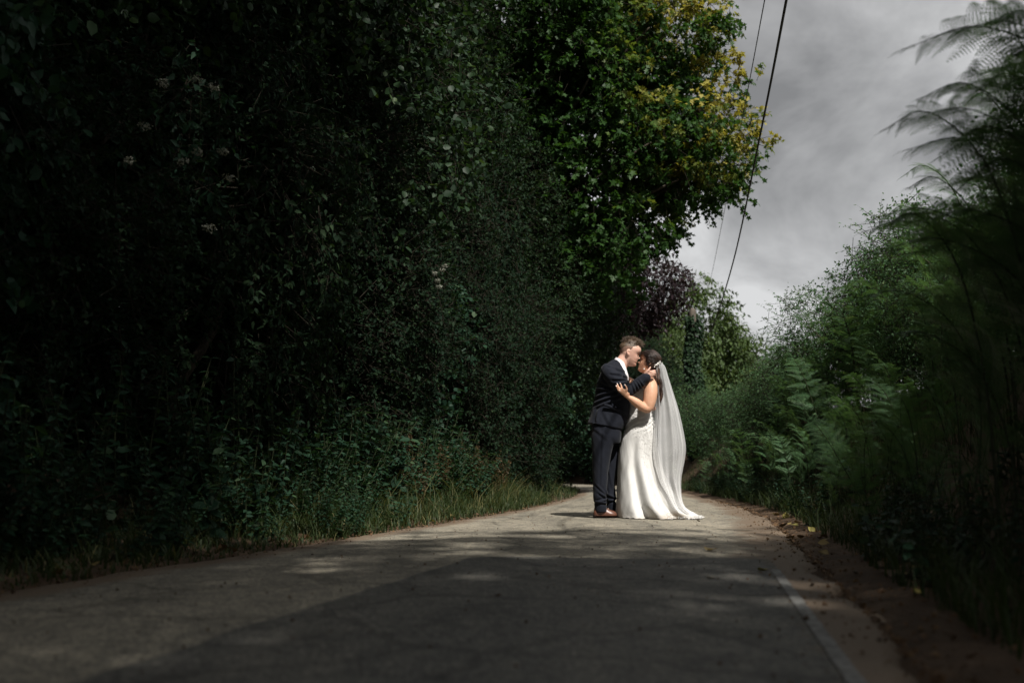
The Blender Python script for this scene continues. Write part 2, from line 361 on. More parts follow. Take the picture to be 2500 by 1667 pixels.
def road_z(x, y):
    u = (x - XL(y)) / (XR(y) - XL(y)); return 0.021 * (1 - (2 * u - 1) ** 2) + 0.004
# darker, newer strip of tarmac on the near right half of the lane
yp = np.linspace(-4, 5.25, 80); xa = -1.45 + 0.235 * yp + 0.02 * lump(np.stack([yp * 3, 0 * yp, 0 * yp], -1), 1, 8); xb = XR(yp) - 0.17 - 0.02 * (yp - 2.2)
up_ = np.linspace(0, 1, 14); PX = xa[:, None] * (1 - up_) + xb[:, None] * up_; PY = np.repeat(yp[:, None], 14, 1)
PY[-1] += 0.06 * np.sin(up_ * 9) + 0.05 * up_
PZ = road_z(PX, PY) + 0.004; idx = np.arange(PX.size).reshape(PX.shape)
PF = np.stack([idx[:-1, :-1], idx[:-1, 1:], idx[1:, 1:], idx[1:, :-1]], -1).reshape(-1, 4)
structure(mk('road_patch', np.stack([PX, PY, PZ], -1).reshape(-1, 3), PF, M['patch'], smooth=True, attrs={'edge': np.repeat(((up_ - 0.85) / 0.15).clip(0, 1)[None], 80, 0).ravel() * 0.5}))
# worn white edge line
def paint_material():
    m, nt, out = new_mat('worn_white_paint'); L = nt.links
    tc = nd(nt, 'ShaderNodeTexCoord'); n = nd(nt, 'ShaderNodeTexNoise'); n.inputs['Scale'].default_value = 26; n.inputs['Detail'].default_value = 8; n.inputs['Roughness'].default_value = 0.75
    L.new(tc.outputs['Object'], n.inputs['Vector'])
    r = ramp(nt, [(0.42, (0, 0, 0)), (0.56, (1, 1, 1))]); L.new(n.outputs['Fac'], r.inputs['Fac'])
    b = princ(nt, 0.7, 0.3)
    mixc = nd(nt, 'ShaderNodeMixRGB'); mixc.inputs['Color1'].default_value = (0.075, 0.07, 0.065, 1); mixc.inputs['Color2'].default_value = (0.19, 0.19, 0.18, 1)
    L.new(r.outputs['Color'], mixc.inputs['Fac']); L.new(mixc.outputs['Color'], b.inputs['Base Color']); L.new(b.outputs[0], out.inputs['Surface'])
    return m
M['paint'] = paint_material()
yl = np.linspace(-4, 4.75, 90); xc = XR(yl) - 0.19 - 0.02 * (yl - 2.2)
w = 0.021 + 0.0015 * np.sin(yl * 23) ; LV = np.stack([np.concatenate([xc - w, xc + w]), np.concatenate([yl, yl]), np.concatenate([road_z(xc - w, yl), road_z(xc + w, yl)]) + 0.0085], -1)
i = np.arange(89); structure(mk('edge_line', LV, np.stack([i, i + 90, i + 91, i + 1], -1), M['paint']))

# ------------------------------------------------------------------ leaves
T_OVATE = (np.array([(0, 0, 0), (0.42, 0.5, 0.10), (1, 0, -0.06), (0.42, -0.5, 0.10)]), np.array([(0, 2, 1), (0, 3, 2)]))
T_ROUND = (np.array([(0, 0, 0), (0.18, 0.42, 0.05), (0.62, 0.48, 0.06), (1, 0, -0.1), (0.62, -0.48, 0.06), (0.18, -0.42, 0.05)]), np.array([(0, 2, 1), (0, 3, 2), (0, 4, 3), (0, 5, 4)]))
T_LANCE = (np.array([(0, 0, 0), (0.3, 0.5, 0.06), (0.68, 0.33, 0.0), (1, 0, -0.12), (0.68, -0.33, 0.0), (0.3, -0.5, 0.06)]), np.array([(0, 2, 1), (0, 3, 2), (0, 4, 3), (0, 5, 4)]))
_mp = [(0, 0), (0.02, 0.33), (0.30, 0.22), (0.52, 0.56), (0.60, 0.20), (1.0, 0.0), (0.60, -0.20), (0.52, -0.56), (0.30, -0.22), (0.02, -0.33)]
T_MAPLE = (np.array([(x, y, -0.18 * (x * x + y * y) + 0.08 * abs(y)) for x, y in _mp]), np.array([(0, 2, 1), (0, 4, 2), (2, 4, 3), (0, 5, 4), (0, 6, 5), (0, 8, 6), (6, 8, 7), (0, 9, 8)]))
def leaf_set(P, A, N, L, Wd, tmpl, tint):
    tv, tf = tmpl; n = len(P); k = len(tv)
    A = unit(A); N = unit(N - A * (N * A).sum(1, keepdims=True)); B = np.cross(N, A)
    V = P[:, None] + (tv[None, :, 0, None] * A[:, None] + tv[None, :, 2, None] * N[:, None]) * L[:, None, None] + tv[None, :, 1, None] * B[:, None] * Wd[:, None, None]
    F = (tf[None] + (np.arange(n) * k)[:, None, None]).reshape(-1, 3)
    return V.reshape(-1, 3), F, np.repeat(tint, k)
def rdir(rng, n): return unit(rng.normal(size=(n, 3)))
def crown(rng, blobs, n_twig, per, twig_len, L, Wr, tmpl, droop=0.3, shell=(0.55, 1.02), gapf=1.2, gap=-0.25, seed=1, up=0.6, tint_fn=None, keep=None, twig_r=0.004, spread=0.7):
    """blobs: list of (cx,cy,cz,rx,ry,rz). returns leaf (V,F,tint), twig (V,F)"""
    bl = np.array(blobs, dtype=np.float64); area = (bl[:, 3] * bl[:, 4] + bl[:, 4] * bl[:, 5] + bl[:, 3] * bl[:, 5])
    k = int(n_twig * 1.7); b = rng.choice(len(bl), k, p=area / area.sum())
    d = rdir(rng, k); rad = shell[0] + (shell[1] - shell[0]) * rng.random(k) ** 0.6
    lum = 1 + 0.16 * lump(d * 2.6 + bl[b, :3], 1.3, seed)
    P = bl[b, :3] + d * bl[b, 3:6] * (rad * lum)[:, None]
    ok = lump(P, gapf, seed + 3) > gap - 0.25 * rng.random(k)
    for c in bl:   # drop what lies deep inside another lobe
        q = (((P - c[:3]) / c[3:6]) ** 2).sum(1); ok &= q > (shell[0] * 0.8) ** 2
    if keep is not None: ok &= keep(P)
    P = P[ok][:n_twig]; d = d[ok][:n_twig]; n = len(P)
    T = unit(d + spread * rng.normal(size=(n, 3)) + np.array([0, 0, -droop])); TL = twig_len * (0.6 + 0.8 * rng.random(n))
    t = (np.arange(per) + 0.5)[None] / per + 0.12 * rng.normal(size=(n, per))
    LP = P[:, None] + T[:, None] * (TL[:, None] * t)[..., None] + np.array([0, 0, -0.5 * droop])[None, None] * (TL[:, None] * t ** 2)[..., None]
    LP += rng.normal(size=LP.shape) * twig_len * 0.05
    side = unit(np.cross(T, rdir(rng, n)))
    sg = np.where(np.arange(per) % 2 == 0, 1.0, -1.0)
    LA = T[:, None] * 0.55 + side[:, None] * sg[None, :, None] * 0.9 + 0.5 * rng.normal(size=LP.shape) + np.array([0, 0, -droop * 0.9])
    LN = np.array([0, 0, up]) + d[:, None] * 0.45 + 0.55 * rng.normal(size=LP.shape)
    m = n * per; Ls = L * (0.6 + 0.7 * rng.random(m)); P2 = LP.reshape(-1, 3)
    tint = (0.45 + 0.22 * np.repeat(lump(P, 0.9, seed + 7), per) + 0.2 * rng.normal(size=m)).clip(0, 1)
    if tint_fn is not None: tint = tint_fn(P2, np.repeat(rad[ok][:n_twig], per), tint, rng)
    V, F, at = leaf_set(P2, LA.reshape(-1, 3), LN.reshape(-1, 3), Ls, Ls * Wr * (0.85 + 0.3 * rng.random(m)), tmpl, tint)
    # twigs: three-sided tapered sticks
    a0 = unit(np.cross(T, rdir(rng, n))); a1 = np.cross(T, a0)
    ring = np.stack([a0, -0.5 * a0 + 0.87 * a1, -0.5 * a0 - 0.87 * a1], 1) * twig_r
    p0 = P - T * (TL * 0.9)[:, None]; p1 = P + T * (TL * 0.5)[:, None] + np.array([0, 0, -0.125 * droop]) * TL[:, None]; p2 = P + T * TL[:, None] + np.array([0, 0, -0.5 * droop]) * TL[:, None]
    TV = np.concatenate([p0[:, None] + ring, p1[:, None] + ring * 0.6, p2[:, None]], 1).reshape(-1, 3)
    tq = np.array([(0, 1, 4, 3), (1, 2, 5, 4), (2, 0, 3, 5)]); tt = np.array([(3, 4, 6), (4, 5, 6), (5, 3, 6)])
    off = (np.arange(n) * 7)[:, None, None]
    return (V, F, at), (TV, [(tq[None] + off).reshape(-1, 4), (tt[None] + off).reshape(-1, 3)])
def limbs(rng, base, top, r0, targets, wob=0.15):
    """trunk from base to top plus limbs to the targets"""
    base = np.array(base, float); top = np.array(top, float); H = top - base
    tp = np.array([base + H * t + np.array([rng.normal() * wob, rng.normal() * wob, 0]) * (t > 0) for t in (0, 0.25, 0.5, 0.75, 1)])
    parts = [tube(tp, [r0 * 1.25, r0, r0 * 0.8, r0 * 0.6, r0 * 0.3], 10, 4)]
    for q in targets:
        q = np.array(q, float); f = min(0.85, max(0.15, (q[2] - base[2]) / max(H[2], 0.1) * 0.65)); s = base + H * f
        mid = (s + q) / 2 + np.array([rng.normal() * 0.2, rng.normal() * 0.2, 0.25])
        parts.append(tube([s, mid, q], [r0 * 0.45, r0 * 0.28, r0 * 0.07], 7, 4))
    return join(parts)
def make_tree(name, blobs, lmat, rng, trunk_r, n_twig, per, twig_len, L, Wr, tmpl, trunk_top=0.7, base=(0, 0, 0), limb_to=None, **k):
    root = empty(name, base)
    (V, F, at), (TV, TF) = crown(rng, blobs, n_twig, per, twig_len, L, Wr, tmpl, **k)
    zt = max(b[2] + b[5] for b in blobs); cx = np.mean([b[0] for b in blobs]); cyy = np.mean([b[1] for b in blobs])
    tv, tf = limbs(rng, base, (base[0] * 0.5 + cx * 0.5, base[1] * 0.5 + cyy * 0.5, zt * trunk_top), trunk_r, [b[:3] for b in (blobs if limb_to is None else limb_to)])
    mk('trunk', tv, tf, M['bark'], root, smooth=True)
    mk('crown', V, F, lmat, root, attrs={'tint': at})
    mk('twigs', TV, TF, M['twig'], root)
    return root

# ---- sycamore-like maple over the lane, yellow-green leaves, sunlight tinted into its right side and bough tops
rng = np.random.default_rng(5)
MAIN = np.array([(1.7, 20.2, 7.3, 3.1, 2.7, 2.5), (2.5, 19.5, 8.0, 2.3, 2.1, 1.7), (2.6, 19.9, 6.9, 2.1, 2.1, 1.35), (0.2, 20.0, 10.0, 3.0, 2.8, 2.2), (1.6, 19.6, 9.5, 2.4, 2.3, 1.5), (-1.2, 19.8, 6.6, 2.8, 2.4, 2.6), (1.3, 20.0, 5.2, 2.0, 2.0, 1.2), (-1.8, 19.6, 9.4, 2.8, 2.4, 2.2)])
LOB = []   # layered boughs: flattened sprays spread over the dome
for cb in MAIN:
    k = 0
    while k < 11:
        dd = rdir(rng, 1)[0]; pc = cb[:3] + dd * cb[3:6] * 0.80
        if any((((pc - c2[:3]) / c2[3:6]) ** 2).sum() < 0.45 for c2 in MAIN): k += 0.34; continue
        s = rng.uniform(0.75, 1.2); LOB.append((*pc, 1.05 * s, 1.0 * s, 0.5 * s)); k += 1
LOB += [(3.5, 19.5, 9.2, 1.0, 1.0, 0.55), (3.0, 19.6, 9.9, 1.0, 1.0, 0.5), (4.0, 19.4, 8.4, 0.95, 1.0, 0.5), (2.5, 19.5, 10.5, 1.0, 1.0, 0.5), (4.25, 19.6, 7.5, 0.85, 0.9, 0.45), (3.2, 19.0, 8.9, 1.0, 0.9, 0.5)]
LOB = np.array(LOB)
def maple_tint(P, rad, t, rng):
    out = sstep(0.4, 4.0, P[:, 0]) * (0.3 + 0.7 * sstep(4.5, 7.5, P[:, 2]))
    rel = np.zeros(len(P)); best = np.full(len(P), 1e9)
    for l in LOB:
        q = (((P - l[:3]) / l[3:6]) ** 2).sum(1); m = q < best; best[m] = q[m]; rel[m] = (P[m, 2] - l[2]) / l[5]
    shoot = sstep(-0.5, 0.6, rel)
    return (0.12 + 0.26 * t + 1.1 * out * shoot * (0.75 + 0.25 * sstep(-0.5, 0.5, lump(P, 2.1, 9)))).clip(0, 1)  # extra yellow on the right and on bough tops imitates sunlight
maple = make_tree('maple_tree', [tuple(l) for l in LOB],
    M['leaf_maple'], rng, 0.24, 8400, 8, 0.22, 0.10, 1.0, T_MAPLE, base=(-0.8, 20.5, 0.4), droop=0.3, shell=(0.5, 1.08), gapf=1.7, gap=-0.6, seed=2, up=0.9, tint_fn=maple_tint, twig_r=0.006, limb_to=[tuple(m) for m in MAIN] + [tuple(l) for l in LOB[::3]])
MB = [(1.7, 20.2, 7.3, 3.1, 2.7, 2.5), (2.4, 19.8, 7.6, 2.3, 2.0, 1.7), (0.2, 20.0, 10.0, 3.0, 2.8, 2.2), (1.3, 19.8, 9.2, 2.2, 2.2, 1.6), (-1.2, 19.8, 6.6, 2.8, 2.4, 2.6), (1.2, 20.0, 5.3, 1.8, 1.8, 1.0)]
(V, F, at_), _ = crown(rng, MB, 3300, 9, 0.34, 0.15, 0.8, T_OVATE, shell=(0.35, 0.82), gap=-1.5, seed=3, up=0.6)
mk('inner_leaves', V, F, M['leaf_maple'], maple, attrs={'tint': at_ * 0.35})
tagit(maple, 'large green maple with yellow-green leaves, sunlight painted in on its right and bough tops, leaning over the lane under the cables', 'tree')

# ---- purple-leaved plum behind it
plum = make_tree('plum_tree', [(3.35, 25, 5.2, 1.05, 1.2, 0.9), (2.7, 25, 4.6, 1.1, 1.2, 0.8), (2.0, 25, 5.6, 1.4, 1.3, 1.0)], M['leaf_plum'], rng, 0.13, 1500, 8, 0.34, 0.11, 0.6, T_OVATE, base=(0.6, 25.2, 0.4), droop=0.55, gap=-0.35, gapf=2.0, seed=4)
tagit(plum, 'dark purple leaved tree drooping just below the maple', 'tree')

# ---- dark left side: trees in two kinds, copied
rng = np.random.default_rng(21)
hazel = make_tree('hazel_tree', [(0, 0, 4.3, 2.1, 2.1, 2.2), (0.9, 0.4, 6.0, 1.9, 2.0, 1.9), (-0.6, -0.7, 6.6, 1.9, 1.9, 2.0), (0.9, -0.9, 4.6, 1.6, 1.5, 1.5), (0.1, 0.5, 8.1, 1.8, 1.8, 1.6)],
    M['leaf_hazel'], rng, 0.14, 6200, 8, 0.32, 0.084, 0.8, T_ROUND, droop=0.45, shell=(0.5, 1.04), gapf=1.3, gap=-0.35, seed=5, up=0.8)
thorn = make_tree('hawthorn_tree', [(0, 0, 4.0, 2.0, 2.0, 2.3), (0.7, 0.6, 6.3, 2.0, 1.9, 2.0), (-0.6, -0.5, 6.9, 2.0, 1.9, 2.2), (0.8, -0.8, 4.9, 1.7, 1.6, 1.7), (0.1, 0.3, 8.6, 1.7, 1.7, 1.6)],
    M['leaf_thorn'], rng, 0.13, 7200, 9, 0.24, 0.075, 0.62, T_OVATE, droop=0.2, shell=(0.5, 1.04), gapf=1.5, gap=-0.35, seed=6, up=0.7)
sp_h, sp_t = Spawner(hazel), Spawner(thorn)
def left_h(x, y): return float(ground_h(np.array([x]), np.array([y]))[0])
HEDGE = 0.95
g = 'trees standing behind the dark left hedge'
lt = [('t', 4.0, 3.6, 0.2, 1.0, 'hawthorn tree at the far left edge, nearest of the left trees'),
      ('h', 6.8, 3.3, 1.1, 0.95, 'broad-leaved hazel in deep shade behind the white flowered shrub'),
      ('t', 9.2, 3.2, 2.4, 1.0, 'dark small-leaved hawthorn tree in the middle of the left thicket'),
      ('h', 11.4, 2.3, 4.0, 0.98, 'hazel with hanging round leaves in front of the maple'),
      ('t', 13.6, 2.9, 3.1, 1.0, 'small-leaved hawthorn tree just left of the maple'),
      ('t', 16.0, 2.9, 5.2, 0.85, 'hawthorn tree under the left side of the maple'),
      ('t', 18.4, 1.5, 0.9, 0.72, 'hawthorn tree under the maple, between the left verge and the groom'),
      ('h', 20.4, 0.9, 3.3, 0.62, 'small hazel under the maple just left of the groom'),
      ('h', 22.6, 1.1, 0.5, 0.78, 'shaded hazel where the lane bends away behind the groom')]
for kd, y, off, rz, sc, lab in lt:
    x = float(XL(y)) - off
    o = (sp_h if kd == 'h' else sp_t)((x, y, left_h(x, y) - 0.1), rz, sc)
    tagit(o, lab, 'tree', g)
bt = [('t', 2.0, 7.5, 1.0, 1.15), ('h', 7.0, 7.4, 2.2, 1.2), ('t', 11.5, 7.0, 3.0, 1.2), ('t', 16.0, 7.2, 4.2, 1.2), ('h', 21.5, 6.4, 5.0, 1.2), ('t', 29.0, 5.4, 0.6, 1.0), ('t', 35.0, 5.0, 0.6, 0.95), ('h', 25.5, 3.6, 1.6, 1.25), ('t', 27.5, 2.2, 2.6, 1.0), ('h', 14.0, 5.4, 2.0, 1.15), ('t', 5.0, 5.6, 2.4, 1.1)]
for kd, y, off, rz, sc in bt:
    x = float(XL(y)) - off
    tagit((sp_h if kd == 'h' else sp_t)((x, y, left_h(x, y) - 0.1), rz, sc), 'shadowed tree closing the gaps at the back of the left thicket', 'tree', 'back row of trees on the left')

# ---- trees on the right bank beside and behind the camera: they shade the near lane
rng = np.random.default_rng(31)
oak = make_tree('oak_tree', [(-1.5, 0, 9.5, 3.4, 3.4, 2.2), (1.2, 1.0, 10.5, 3.2, 3.2, 2.4), (0.5, -2.8, 9.6, 3.2, 3.0, 2.2), (-2.8, -2.4, 8.8, 2.8, 2.8, 1.9), (2.6, -1.0, 8.8, 2.8, 2.8, 2.0), (-1.0, 2.3, 8.9, 2.6, 2.4, 1.8)],
    M['leaf_hazel'], rng, 0.3, 4000, 8, 0.42, 0.165, 0.72, T_OVATE, droop=0.2, shell=(0.3, 1.04), gapf=1.5, gap=-0.05, seed=12)
sp_o = Spawner(oak)
for x, y, rz, sc, lab in [(4.9, -5.1, 0.3, 1.0, 'oak on the right bank beside the camera, shading the near lane'), (3.4, -10.5, 2.0, 1.15, 'oak on the right bank well behind the camera'), (-5.6, -4.0, 3.9, 1.15, 'oak left of the lane behind the camera, above the hedge')]:
    tagit(sp_o((x, y, left_h(x, y) - 0.1), rz, sc), lab, 'tree', 'oaks beside the camera')

# ---- unseen ash on the left, added so its high boughs block sky light
ash = make_tree('ash_tree', [(-1.0, 0, 8.2, 2.6, 2.8, 1.6), (1.2, 1.2, 8.8, 2.4, 2.6, 1.5), (0.6, -2.4, 8.4, 2.6, 2.6, 1.5), (-2.4, 2.6, 8.6, 2.6, 2.6, 1.6), (0.4, 4.0, 9.4, 2.2, 2.2, 1.3), (-1.2, -4.4, 8.3, 2.4, 2.4, 1.4)],
    M['leaf_hazel'], rng, 0.24, 4600, 8, 0.42, 0.17, 0.65, T_OVATE, base=(-3.4, 0.5, 0.3), droop=0.2, shell=(0.25, 1.04), gapf=1.5, gap=-0.5, seed=17)
ash.location = (-5.6, 2.6, 0.4)
shade_ash_b = copy_tree(ash, (-3.3, -4.6, 0.4), 0.4, 1.0); tagit(shade_ash_b, 'unseen ash behind the camera, added to darken the near lane', 'tree')  # second out-of-view canopy, added to cut sky light on the near road
tagit(ash, 'unseen ash by the near left hedge, added to keep sky light off it', 'tree')
# ---- tall growth on the outer side of the bend, closing the view behind the couple
for kd, y, off, rz, sc in [('t', 37.0, 1.6, 2.0, 0.62), ('h', 39.5, 1.8, 0.3, 0.8), ('t', 42, 2.2, 4.0, 0.95), ('h', 45.5, 2.6, 5.2, 1.0), ('t', 48, 3.4, 1.4, 0.95), ('h', 52, 3.0, 2.6, 1.0), ('t', 56, 3.0, 0.9, 1.0)]:
    x = float(XR(y)) + off
    tagit((sp_h if kd == 'h' else sp_t)((x, y, left_h(x, y) - 0.4), rz, sc), 'shaded tree on the outside of the bend behind the couple', 'tree', 'trees on the outside of the bend')

# ---- shrubs of the left hedge
rng = np.random.default_rng(41)
def shrub(name, lmat, n_twig, per, tl, L, Wr, tmpl, seed, **k):
    bl = [(0, 0, 0.9, 0.95, 1.0, 1.0), (0.1, 0.5, 1.9, 0.9, 0.9, 1.0), (-0.1, -0.5, 2.3, 0.95, 0.9, 1.1), (0.2, 0.0, 3.2, 0.9, 0.9, 0.9)]
    return make_tree(name, bl, lmat, rng, 0.05, n_twig, per, tl, L, Wr, tmpl, seed=seed, shell=(0.45, 1.06), **k)
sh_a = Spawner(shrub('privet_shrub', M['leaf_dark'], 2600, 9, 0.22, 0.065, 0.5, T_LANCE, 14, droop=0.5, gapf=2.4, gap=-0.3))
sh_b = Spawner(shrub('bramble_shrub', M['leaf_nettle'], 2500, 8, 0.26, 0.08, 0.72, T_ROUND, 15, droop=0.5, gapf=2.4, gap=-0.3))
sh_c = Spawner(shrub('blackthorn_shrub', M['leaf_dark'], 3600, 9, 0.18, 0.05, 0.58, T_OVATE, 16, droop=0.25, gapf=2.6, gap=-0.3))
ys = np.arange(2.6, 44, 1.15)
for n, y in enumerate(ys):
    off = HEDGE + 0.95 + 0.25 * math.sin(n * 2.3) + (0.25 if y < 9 else 0) - 0.5 * float(sstep(12, 16, y))
    x = float(XL(y)) - off
    s = [sh_b, sh_a, sh_b, sh_c, sh_c, sh_a, sh_c][n % 7] if y < 9 else [sh_c, sh_a, sh_c, sh_c, sh_b][n % 5]
    o = s((x, y, left_h(x, y) - 0.15), n * 1.7, (1.0 + 0.12 * math.sin(n * 3.1), 1.0 + 0.12 * math.cos(n), 1.05 + 0.2 * math.sin(n * 1.3)))
    nm = o.name.split('.')[0].split('_')[0]
    lab = {'privet': 'shrub with narrow drooping leaves in the dark left hedge', 'bramble': 'shrub with broad dull leaves in the dark left hedge', 'blackthorn': 'dense small-leaved shrub in the dark left hedge'}[nm]
    tagit(o, lab, 'shrub', nm + ' shrubs of the left hedge')
for n, y in enumerate(np.arange(3.2, 16, 1.4)):
    x = float(XL(y)) - HEDGE - 2.6 - 0.3 * math.sin(n * 1.9)
    o = [sh_c, sh_a, sh_b, sh_c][n % 4]((x, y, left_h(x, y) - 0.2), n * 2.7, (1.15, 1.15, 1.0 + 0.15 * math.sin(n * 1.1)))
    tagit(o, 'shadowed shrub in the second row of the left hedge', 'shrub', 'second row of the left hedge')
for n, y in enumerate(np.arange(33, 56, 1.7)):
    x = float(XR(y)) + 1.3 + 0.4 * math.sin(n * 2.0)
    o = [sh_c, sh_a, sh_b][n % 3]((x, y, left_h(x, y) - 0.3), n * 1.3, (1.2, 1.2, 0.8 + 0.2 * math.sin(n)))
    tagit(o, 'shrub on the outside of the bend beyond the couple', 'shrub', 'shrubs on the outside of the bend')
def at(px, py, Y):
    """world point seen at photograph pixel (px, py) at depth Y"""
    f = 2430.6; a = (px - 1250) / f; v = (833.5 - py) / f; th = R(PITCH)
    d = np.array([a, math.cos(th) - v * math.sin(th), math.sin(th) + v * math.cos(th)])
    return np.array([0, 0, CAM_Z]) + d * (Y / d[1])
def flower_cluster(rng, c, r, parent):
    n = 34; d = rdir(rng, n); P = c + d * r * np.array([1, 1, 0.55]) * (0.4 + 0.6 * rng.random((n, 1)))
    parts = []; tints = []
    for _ in range(3):
        V, F, tt = leaf_set(P, rdir(rng, n) + d * 0.3, d + np.array([0, -0.5, 0.5]), np.full(n, 0.013), np.full(n, 0.010), T_OVATE, rng.random(n))
        parts.append((V, F)); tints.append(tt)
    V, F = join(parts)
    return mk('flower_cluster', V, F, M['petal'], parent, attrs={'tint': np.concatenate(tints)})
rng = np.random.default_rng(51)
eb = [(-3.55, 6.7, 2.6, 0.7, 0.6, 0.8), (-2.9, 7.3, 3.1, 0.7, 0.6, 0.8), (-3.2, 7.0, 1.7, 0.8, 0.6, 0.8)]
elder = make_tree('elder_shrub', eb, M['leaf_nettle'], rng, 0.05, 420, 7, 0.24, 0.085, 0.5, T_LANCE, base=(-3.6, 7.2, 0.3), droop=0.6, seed=22, shell=(0.4, 1.05))
for px, py, Y in [(398, 205, 6.3), (478, 195, 6.5), (520, 212, 6.5), (352, 308, 6.3), (315, 392, 6.2), (485, 370, 6.5), (545, 372, 6.6), (512, 558, 6.4), (560, 434, 6.7), (448, 395, 6.4)]:
    flower_cluster(rng, at(px, py, Y), 0.05, elder)
tagit(elder, 'shrub dotted with small white flower clusters in the dark upper left', 'shrub')
climb = empty('clematis_climber', tuple(at(1060, 790, 10.3)))
cv, cf = tube([at(1085, 800, 10.6), at(1075, 740, 10.5), at(1060, 680, 10.4), at(1050, 640, 10.4)], [0.006, 0.005, 0.005, 0.003], 5, 4)
mk('stem', cv, cf, M['twig'], climb)
for px, py in [(1062, 668), (1080, 660), (1068, 685), (1072, 700), (1086, 650)]:
    flower_cluster(rng, at(px, py, 10.35), 0.04, climb)
tagit(climb, 'hanging climber with pale flowers in the middle of the dark thicket', 'climber')

# ------------------------------------------------------------------ left verge: nettles, dried docks, grass
rng = np.random.default_rng(61)
def leafy_plant(name, h, n_pairs, L, Wr, lmat, lean, tmpl=T_LANCE, stems=1, tint0=0.45, spreadr=0.0):
    root = empty(name); SV = []; leafs = []
    for s in range(stems):
        a = rng.random() * 6.28; b0 = np.array([math.cos(a) * spreadr, math.sin(a) * spreadr, -0.05]); hh = h * (0.75 + 0.4 * rng.random())
        ld = np.array([math.cos(a + 0.5), math.sin(a + 0.5), 0]) * lean * hh
        path = np.array([b0, b0 + ld * 0.2 + np.array([0, 0, hh * 0.5]), b0 + ld * 0.9 + np.array([0, 0, hh])])
        SV.append(tube(path, [0.006, 0.005, 0.002], 5, 4)); C = catmull(path, 8)
        for j in range(n_pairs):
            t = 0.2 + 0.8 * j / (n_pairs - 1); p = C[min(int(t * (len(C) - 1)), len(C) - 1)]; ang = j * 1.57 + a
            l = L * (1.15 - 0.6 * t) * (0.8 + 0.4 * rng.random())
            for q in (0, math.pi):
                A = np.array([math.cos(ang + q), math.sin(ang + q), 0.15 - 0.5 * rng.random()])
                leafs.append((p, A, np.array([0, 0, 1.0]) + 0.35 * rng.normal(size=3), l, l * Wr, np.clip(tint0 + 0.2 * rng.normal() + 0.2 * t, 0, 1)))
    V, F = join(SV); mk('stem', V, F, M['stem'], root, smooth=True)
    P, A, N, Ls, Ws, tt = [np.array(x) for x in zip(*leafs)]
    V, F, at_ = leaf_set(P, A, N, Ls, Ws, tmpl, tt); mk('leaves', V, F, lmat, root, attrs={'tint': at_})
    return root
net = [Spawner(leafy_plant('nettle_plant', 0.72, 13, 0.088, 0.52, M['leaf_nettle'], 0.2, stems=5, spreadr=0.12)) for _ in range(3)]
dock = [Spawner(leafy_plant('broadleaf_plant', 0.6, 7, 0.15, 0.6, M['leaf_nettle'], 0.3, T_ROUND, stems=3, spreadr=0.08, tint0=0.55)) for _ in range(2)]
for n in range(250):
    y = 2.4 + 10.5 * rng.random() ** 0.9 if n < 190 else 9 + 16 * rng.random()
    d = 0.06 + 1.1 * rng.random() if n < 190 else 0.6 + 0.7 * rng.random()
    if 8.6 < y < 14 and d < 0.6: d = 0.6 + 0.5 * rng.random()
    x = float(XL(y)) - d; k = net[n % 3] if n % 5 else dock[n % 2]
    sc = (0.42 + 0.75 * sstep(0.1, 1.1, d)) * (0.8 + 0.45 * rng.random())
    o = k((x, y, left_h(x, y)), rng.random() * 6.28, float(sc), (0.15 * rng.normal(), 0.2 + 0.15 * rng.normal()))
    nm = o.name.split('.')[0]
    tagit(o, 'leafy green nettle growing on the left verge before the hedge' if nm.startswith('nettle') else 'low plant with broad round leaves on the left verge', 'plant', 'nettles of the left verge' if nm.startswith('nettle') else 'broad-leaved plants of the left verge')
def blades(rng, B, H, lean, w, tint, curl=1.0):
    """curved three-segment grass blades"""
    n = len(B); a = rng.random(n) * 6.283; D = np.stack([np.cos(a), np.sin(a), 0 * a], 1); Sd = np.stack([-np.sin(a), np.cos(a), 0 * a], 1)
    rows = []
    for t in (0, 0.35, 0.7, 1.0):
        c = B + np.array([0, 0, 1]) * (H * (t - 0.32 * curl * lean * t ** 2.5))[:, None] + D * (H * lean * t ** 2)[:, None]
        ww = (w * (1 - t) ** 0.7)[:, None]
        rows.append((c - Sd * ww, c + Sd * ww) if t < 1 else (c,))
    V = np.stack([x for r in rows for x in r], 1).reshape(-1, 3); o = (np.arange(n) * 7)[:, None, None]
    q = np.array([(0, 1, 3, 2), (2, 3, 5, 4)]); tr = np.array([(4, 5, 6)])
    return V, [(q[None] + o).reshape(-1, 4), (tr[None] + o).reshape(-1, 3)], np.repeat(tint, 7)
def grass_object(name, X, Y, H, lean, w, tint, mat, rng):
    B = np.stack([X, Y, ground_h(X, Y) - 0.01], 1); V, F, tt = blades(rng, B, H, lean, w, tint)
    o = mk(name, V, F, mat, attrs={'tint': tt}); o['kind'] = 'stuff'; return o
rng = np.random.default_rng(71); n = 17500
y = np.concatenate([7.0 + 8.5 * rng.random(8500), 2.5 + 5.5 * rng.random(6000), 14 + 16 * rng.random(3000)]); d = 0.02 + 0.95 * rng.random(n) ** 1.1
tuft = 0.5 + 0.5 * lump(np.stack([y * 2, d * 3, 0 * y], -1), 1.7, 2)
H = (0.10 + 0.38 * d.clip(0, 1)) * (0.5 + 0.7 * rng.random(n)) * (0.45 + 0.8 * tuft); H = np.where(y < 7, H * 0.65, H * 1.35)
o = grass_object('verge_grass', XL(y) - d, y, H, 0.35 + 0.7 * rng.random(n), 0.003 + 0.003 * rng.random(n), (0.3 + 0.25 * rng.random(n) + 0.5 * (rng.random(n) > 0.9)).clip(0, 1), M['grass'], rng)
o['label'] = 'long grass along the left edge of the lane'; o['category'] = 'grass'
n = 150; y = 8.5 + 5.5 * rng.random(n); d = 0.15 + 0.8 * rng.random(n)
